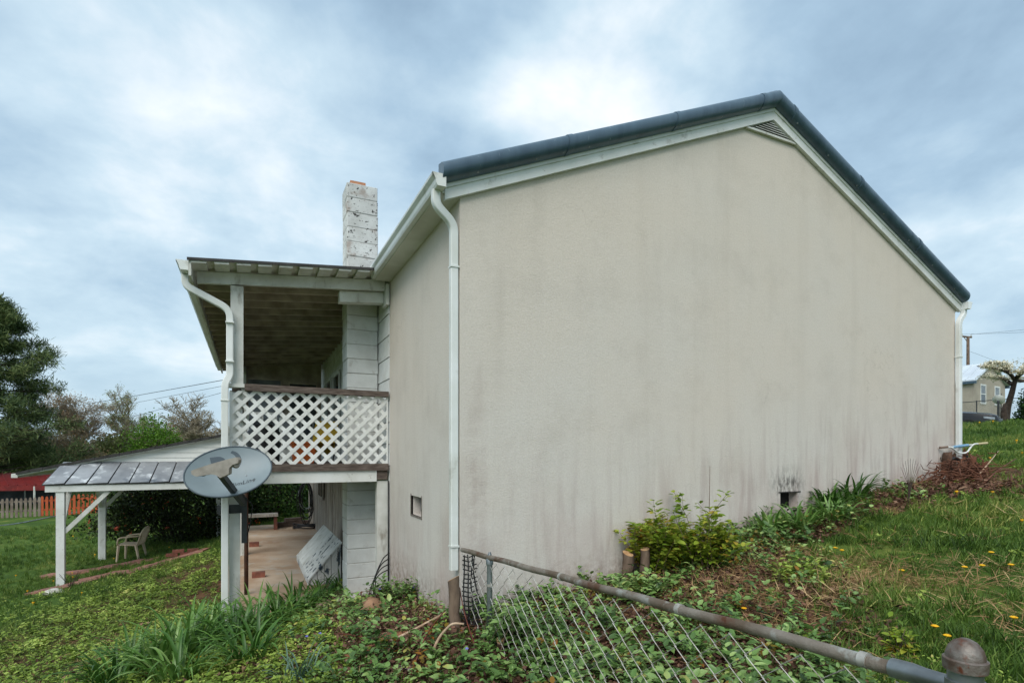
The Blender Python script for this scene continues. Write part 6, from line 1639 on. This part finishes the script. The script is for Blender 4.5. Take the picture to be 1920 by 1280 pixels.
# bare weed stalks before the wall
t_ = thing('bare_weed', 'thin bare weed with fanning stalks in front of the far wall', 'weed', tuple(on_ground(1703, 945))); p = on_ground(1703, 945)
for i in range(9):
    a = R(-50+i*12); obj('stalk', MB().tube([p, p+Vector((.05*math.sin(a), -.02, .22)), p+Vector((.26*math.sin(a), -.03, .25+.28*math.cos(a)))], [.004,.003,.0015], 4), MT['bark_dark'], t_)
# handlebar
hbz = 8.05
hd_ = thing('bicycle_handlebar', 'white bicycle handlebar with blue crossbar pad lying on the heap', 'handlebar', tuple(at(1807, 850, hbz)))
def hpt(x, y, dd=0.): return at(x, y, hbz+dd)
obj('bar', MB().tube(bend([hpt(1764,839.5,-.1),hpt(1778,838,-.1),hpt(1786,840,-.05),hpt(1797,850),hpt(1813,850),hpt(1819,840,.05),hpt(1825,833,.05),hpt(1840,832,.1)],4), .012, 8), MT['white'], hd_, smooth=True)
obj('crossbar_pad', MB().tube([hpt(1786,838.5,-.02), hpt(1815,835,.02)], .021, 10), surf('blue_pad', srgb(120,158,186), srgb(98,138,170), 9, rough=.7), hd_, smooth='auto')
obj('crossbar', MB().tube([hpt(1783,838.5,-.04), hpt(1822,834,.04)], .009, 8), MT['white'], hd_)
obj('grip', MB().tube([hpt(1762,839.7,-.1), hpt(1777,838.2,-.1)], .016, 8), surf('worn_grip', srgb(118,100,88), rough=.8), hd_, smooth='auto')
obj('grip', MB().tube([hpt(1833,832.5,.08), hpt(1851,831,.12)], .016, 8), surf('cream_grip', srgb(190,178,140), rough=.8), hd_, smooth='auto')
obj('stem', MB().tube([hpt(1814,850), hpt(1812,868)], .014, 8), MT['black_plastic'], hd_, smooth='auto')
ty = thing('tyre_piece', 'piece of black tyre lodged in the stump heap', 'tyre', tuple(at(1790, 862, 7.95)))
obj('tread', MB().tube([at(1780+2.0*i, 864-5*math.sin(math.pi*i/10), 7.92) for i in range(11)], .024, 8), MT['black_plastic'], ty, smooth='auto')
rock('pale_stone', 'smooth pale stone wedged under the broken stump heap', 1771, 902, .05, .04, .09, 'stone_white')
# small rubble by the front carport post: dark twiggy plant
p = on_ground(132, 1104); t_ = thing('twiggy_plant', 'small dark twiggy plant at the foot of the front carport post', 'plant', tuple(p))
for i in range(16):
    a = rn.uniform(0, 6.28); obj('twig', MB().tube([p, p+Vector((.05*math.cos(a), .05*math.sin(a), .12)), p+Vector((.18*math.cos(a), .18*math.sin(a), .25+.1*rn.random()))], [.006,.004,.002], 4), MT['bark_dark'], t_)
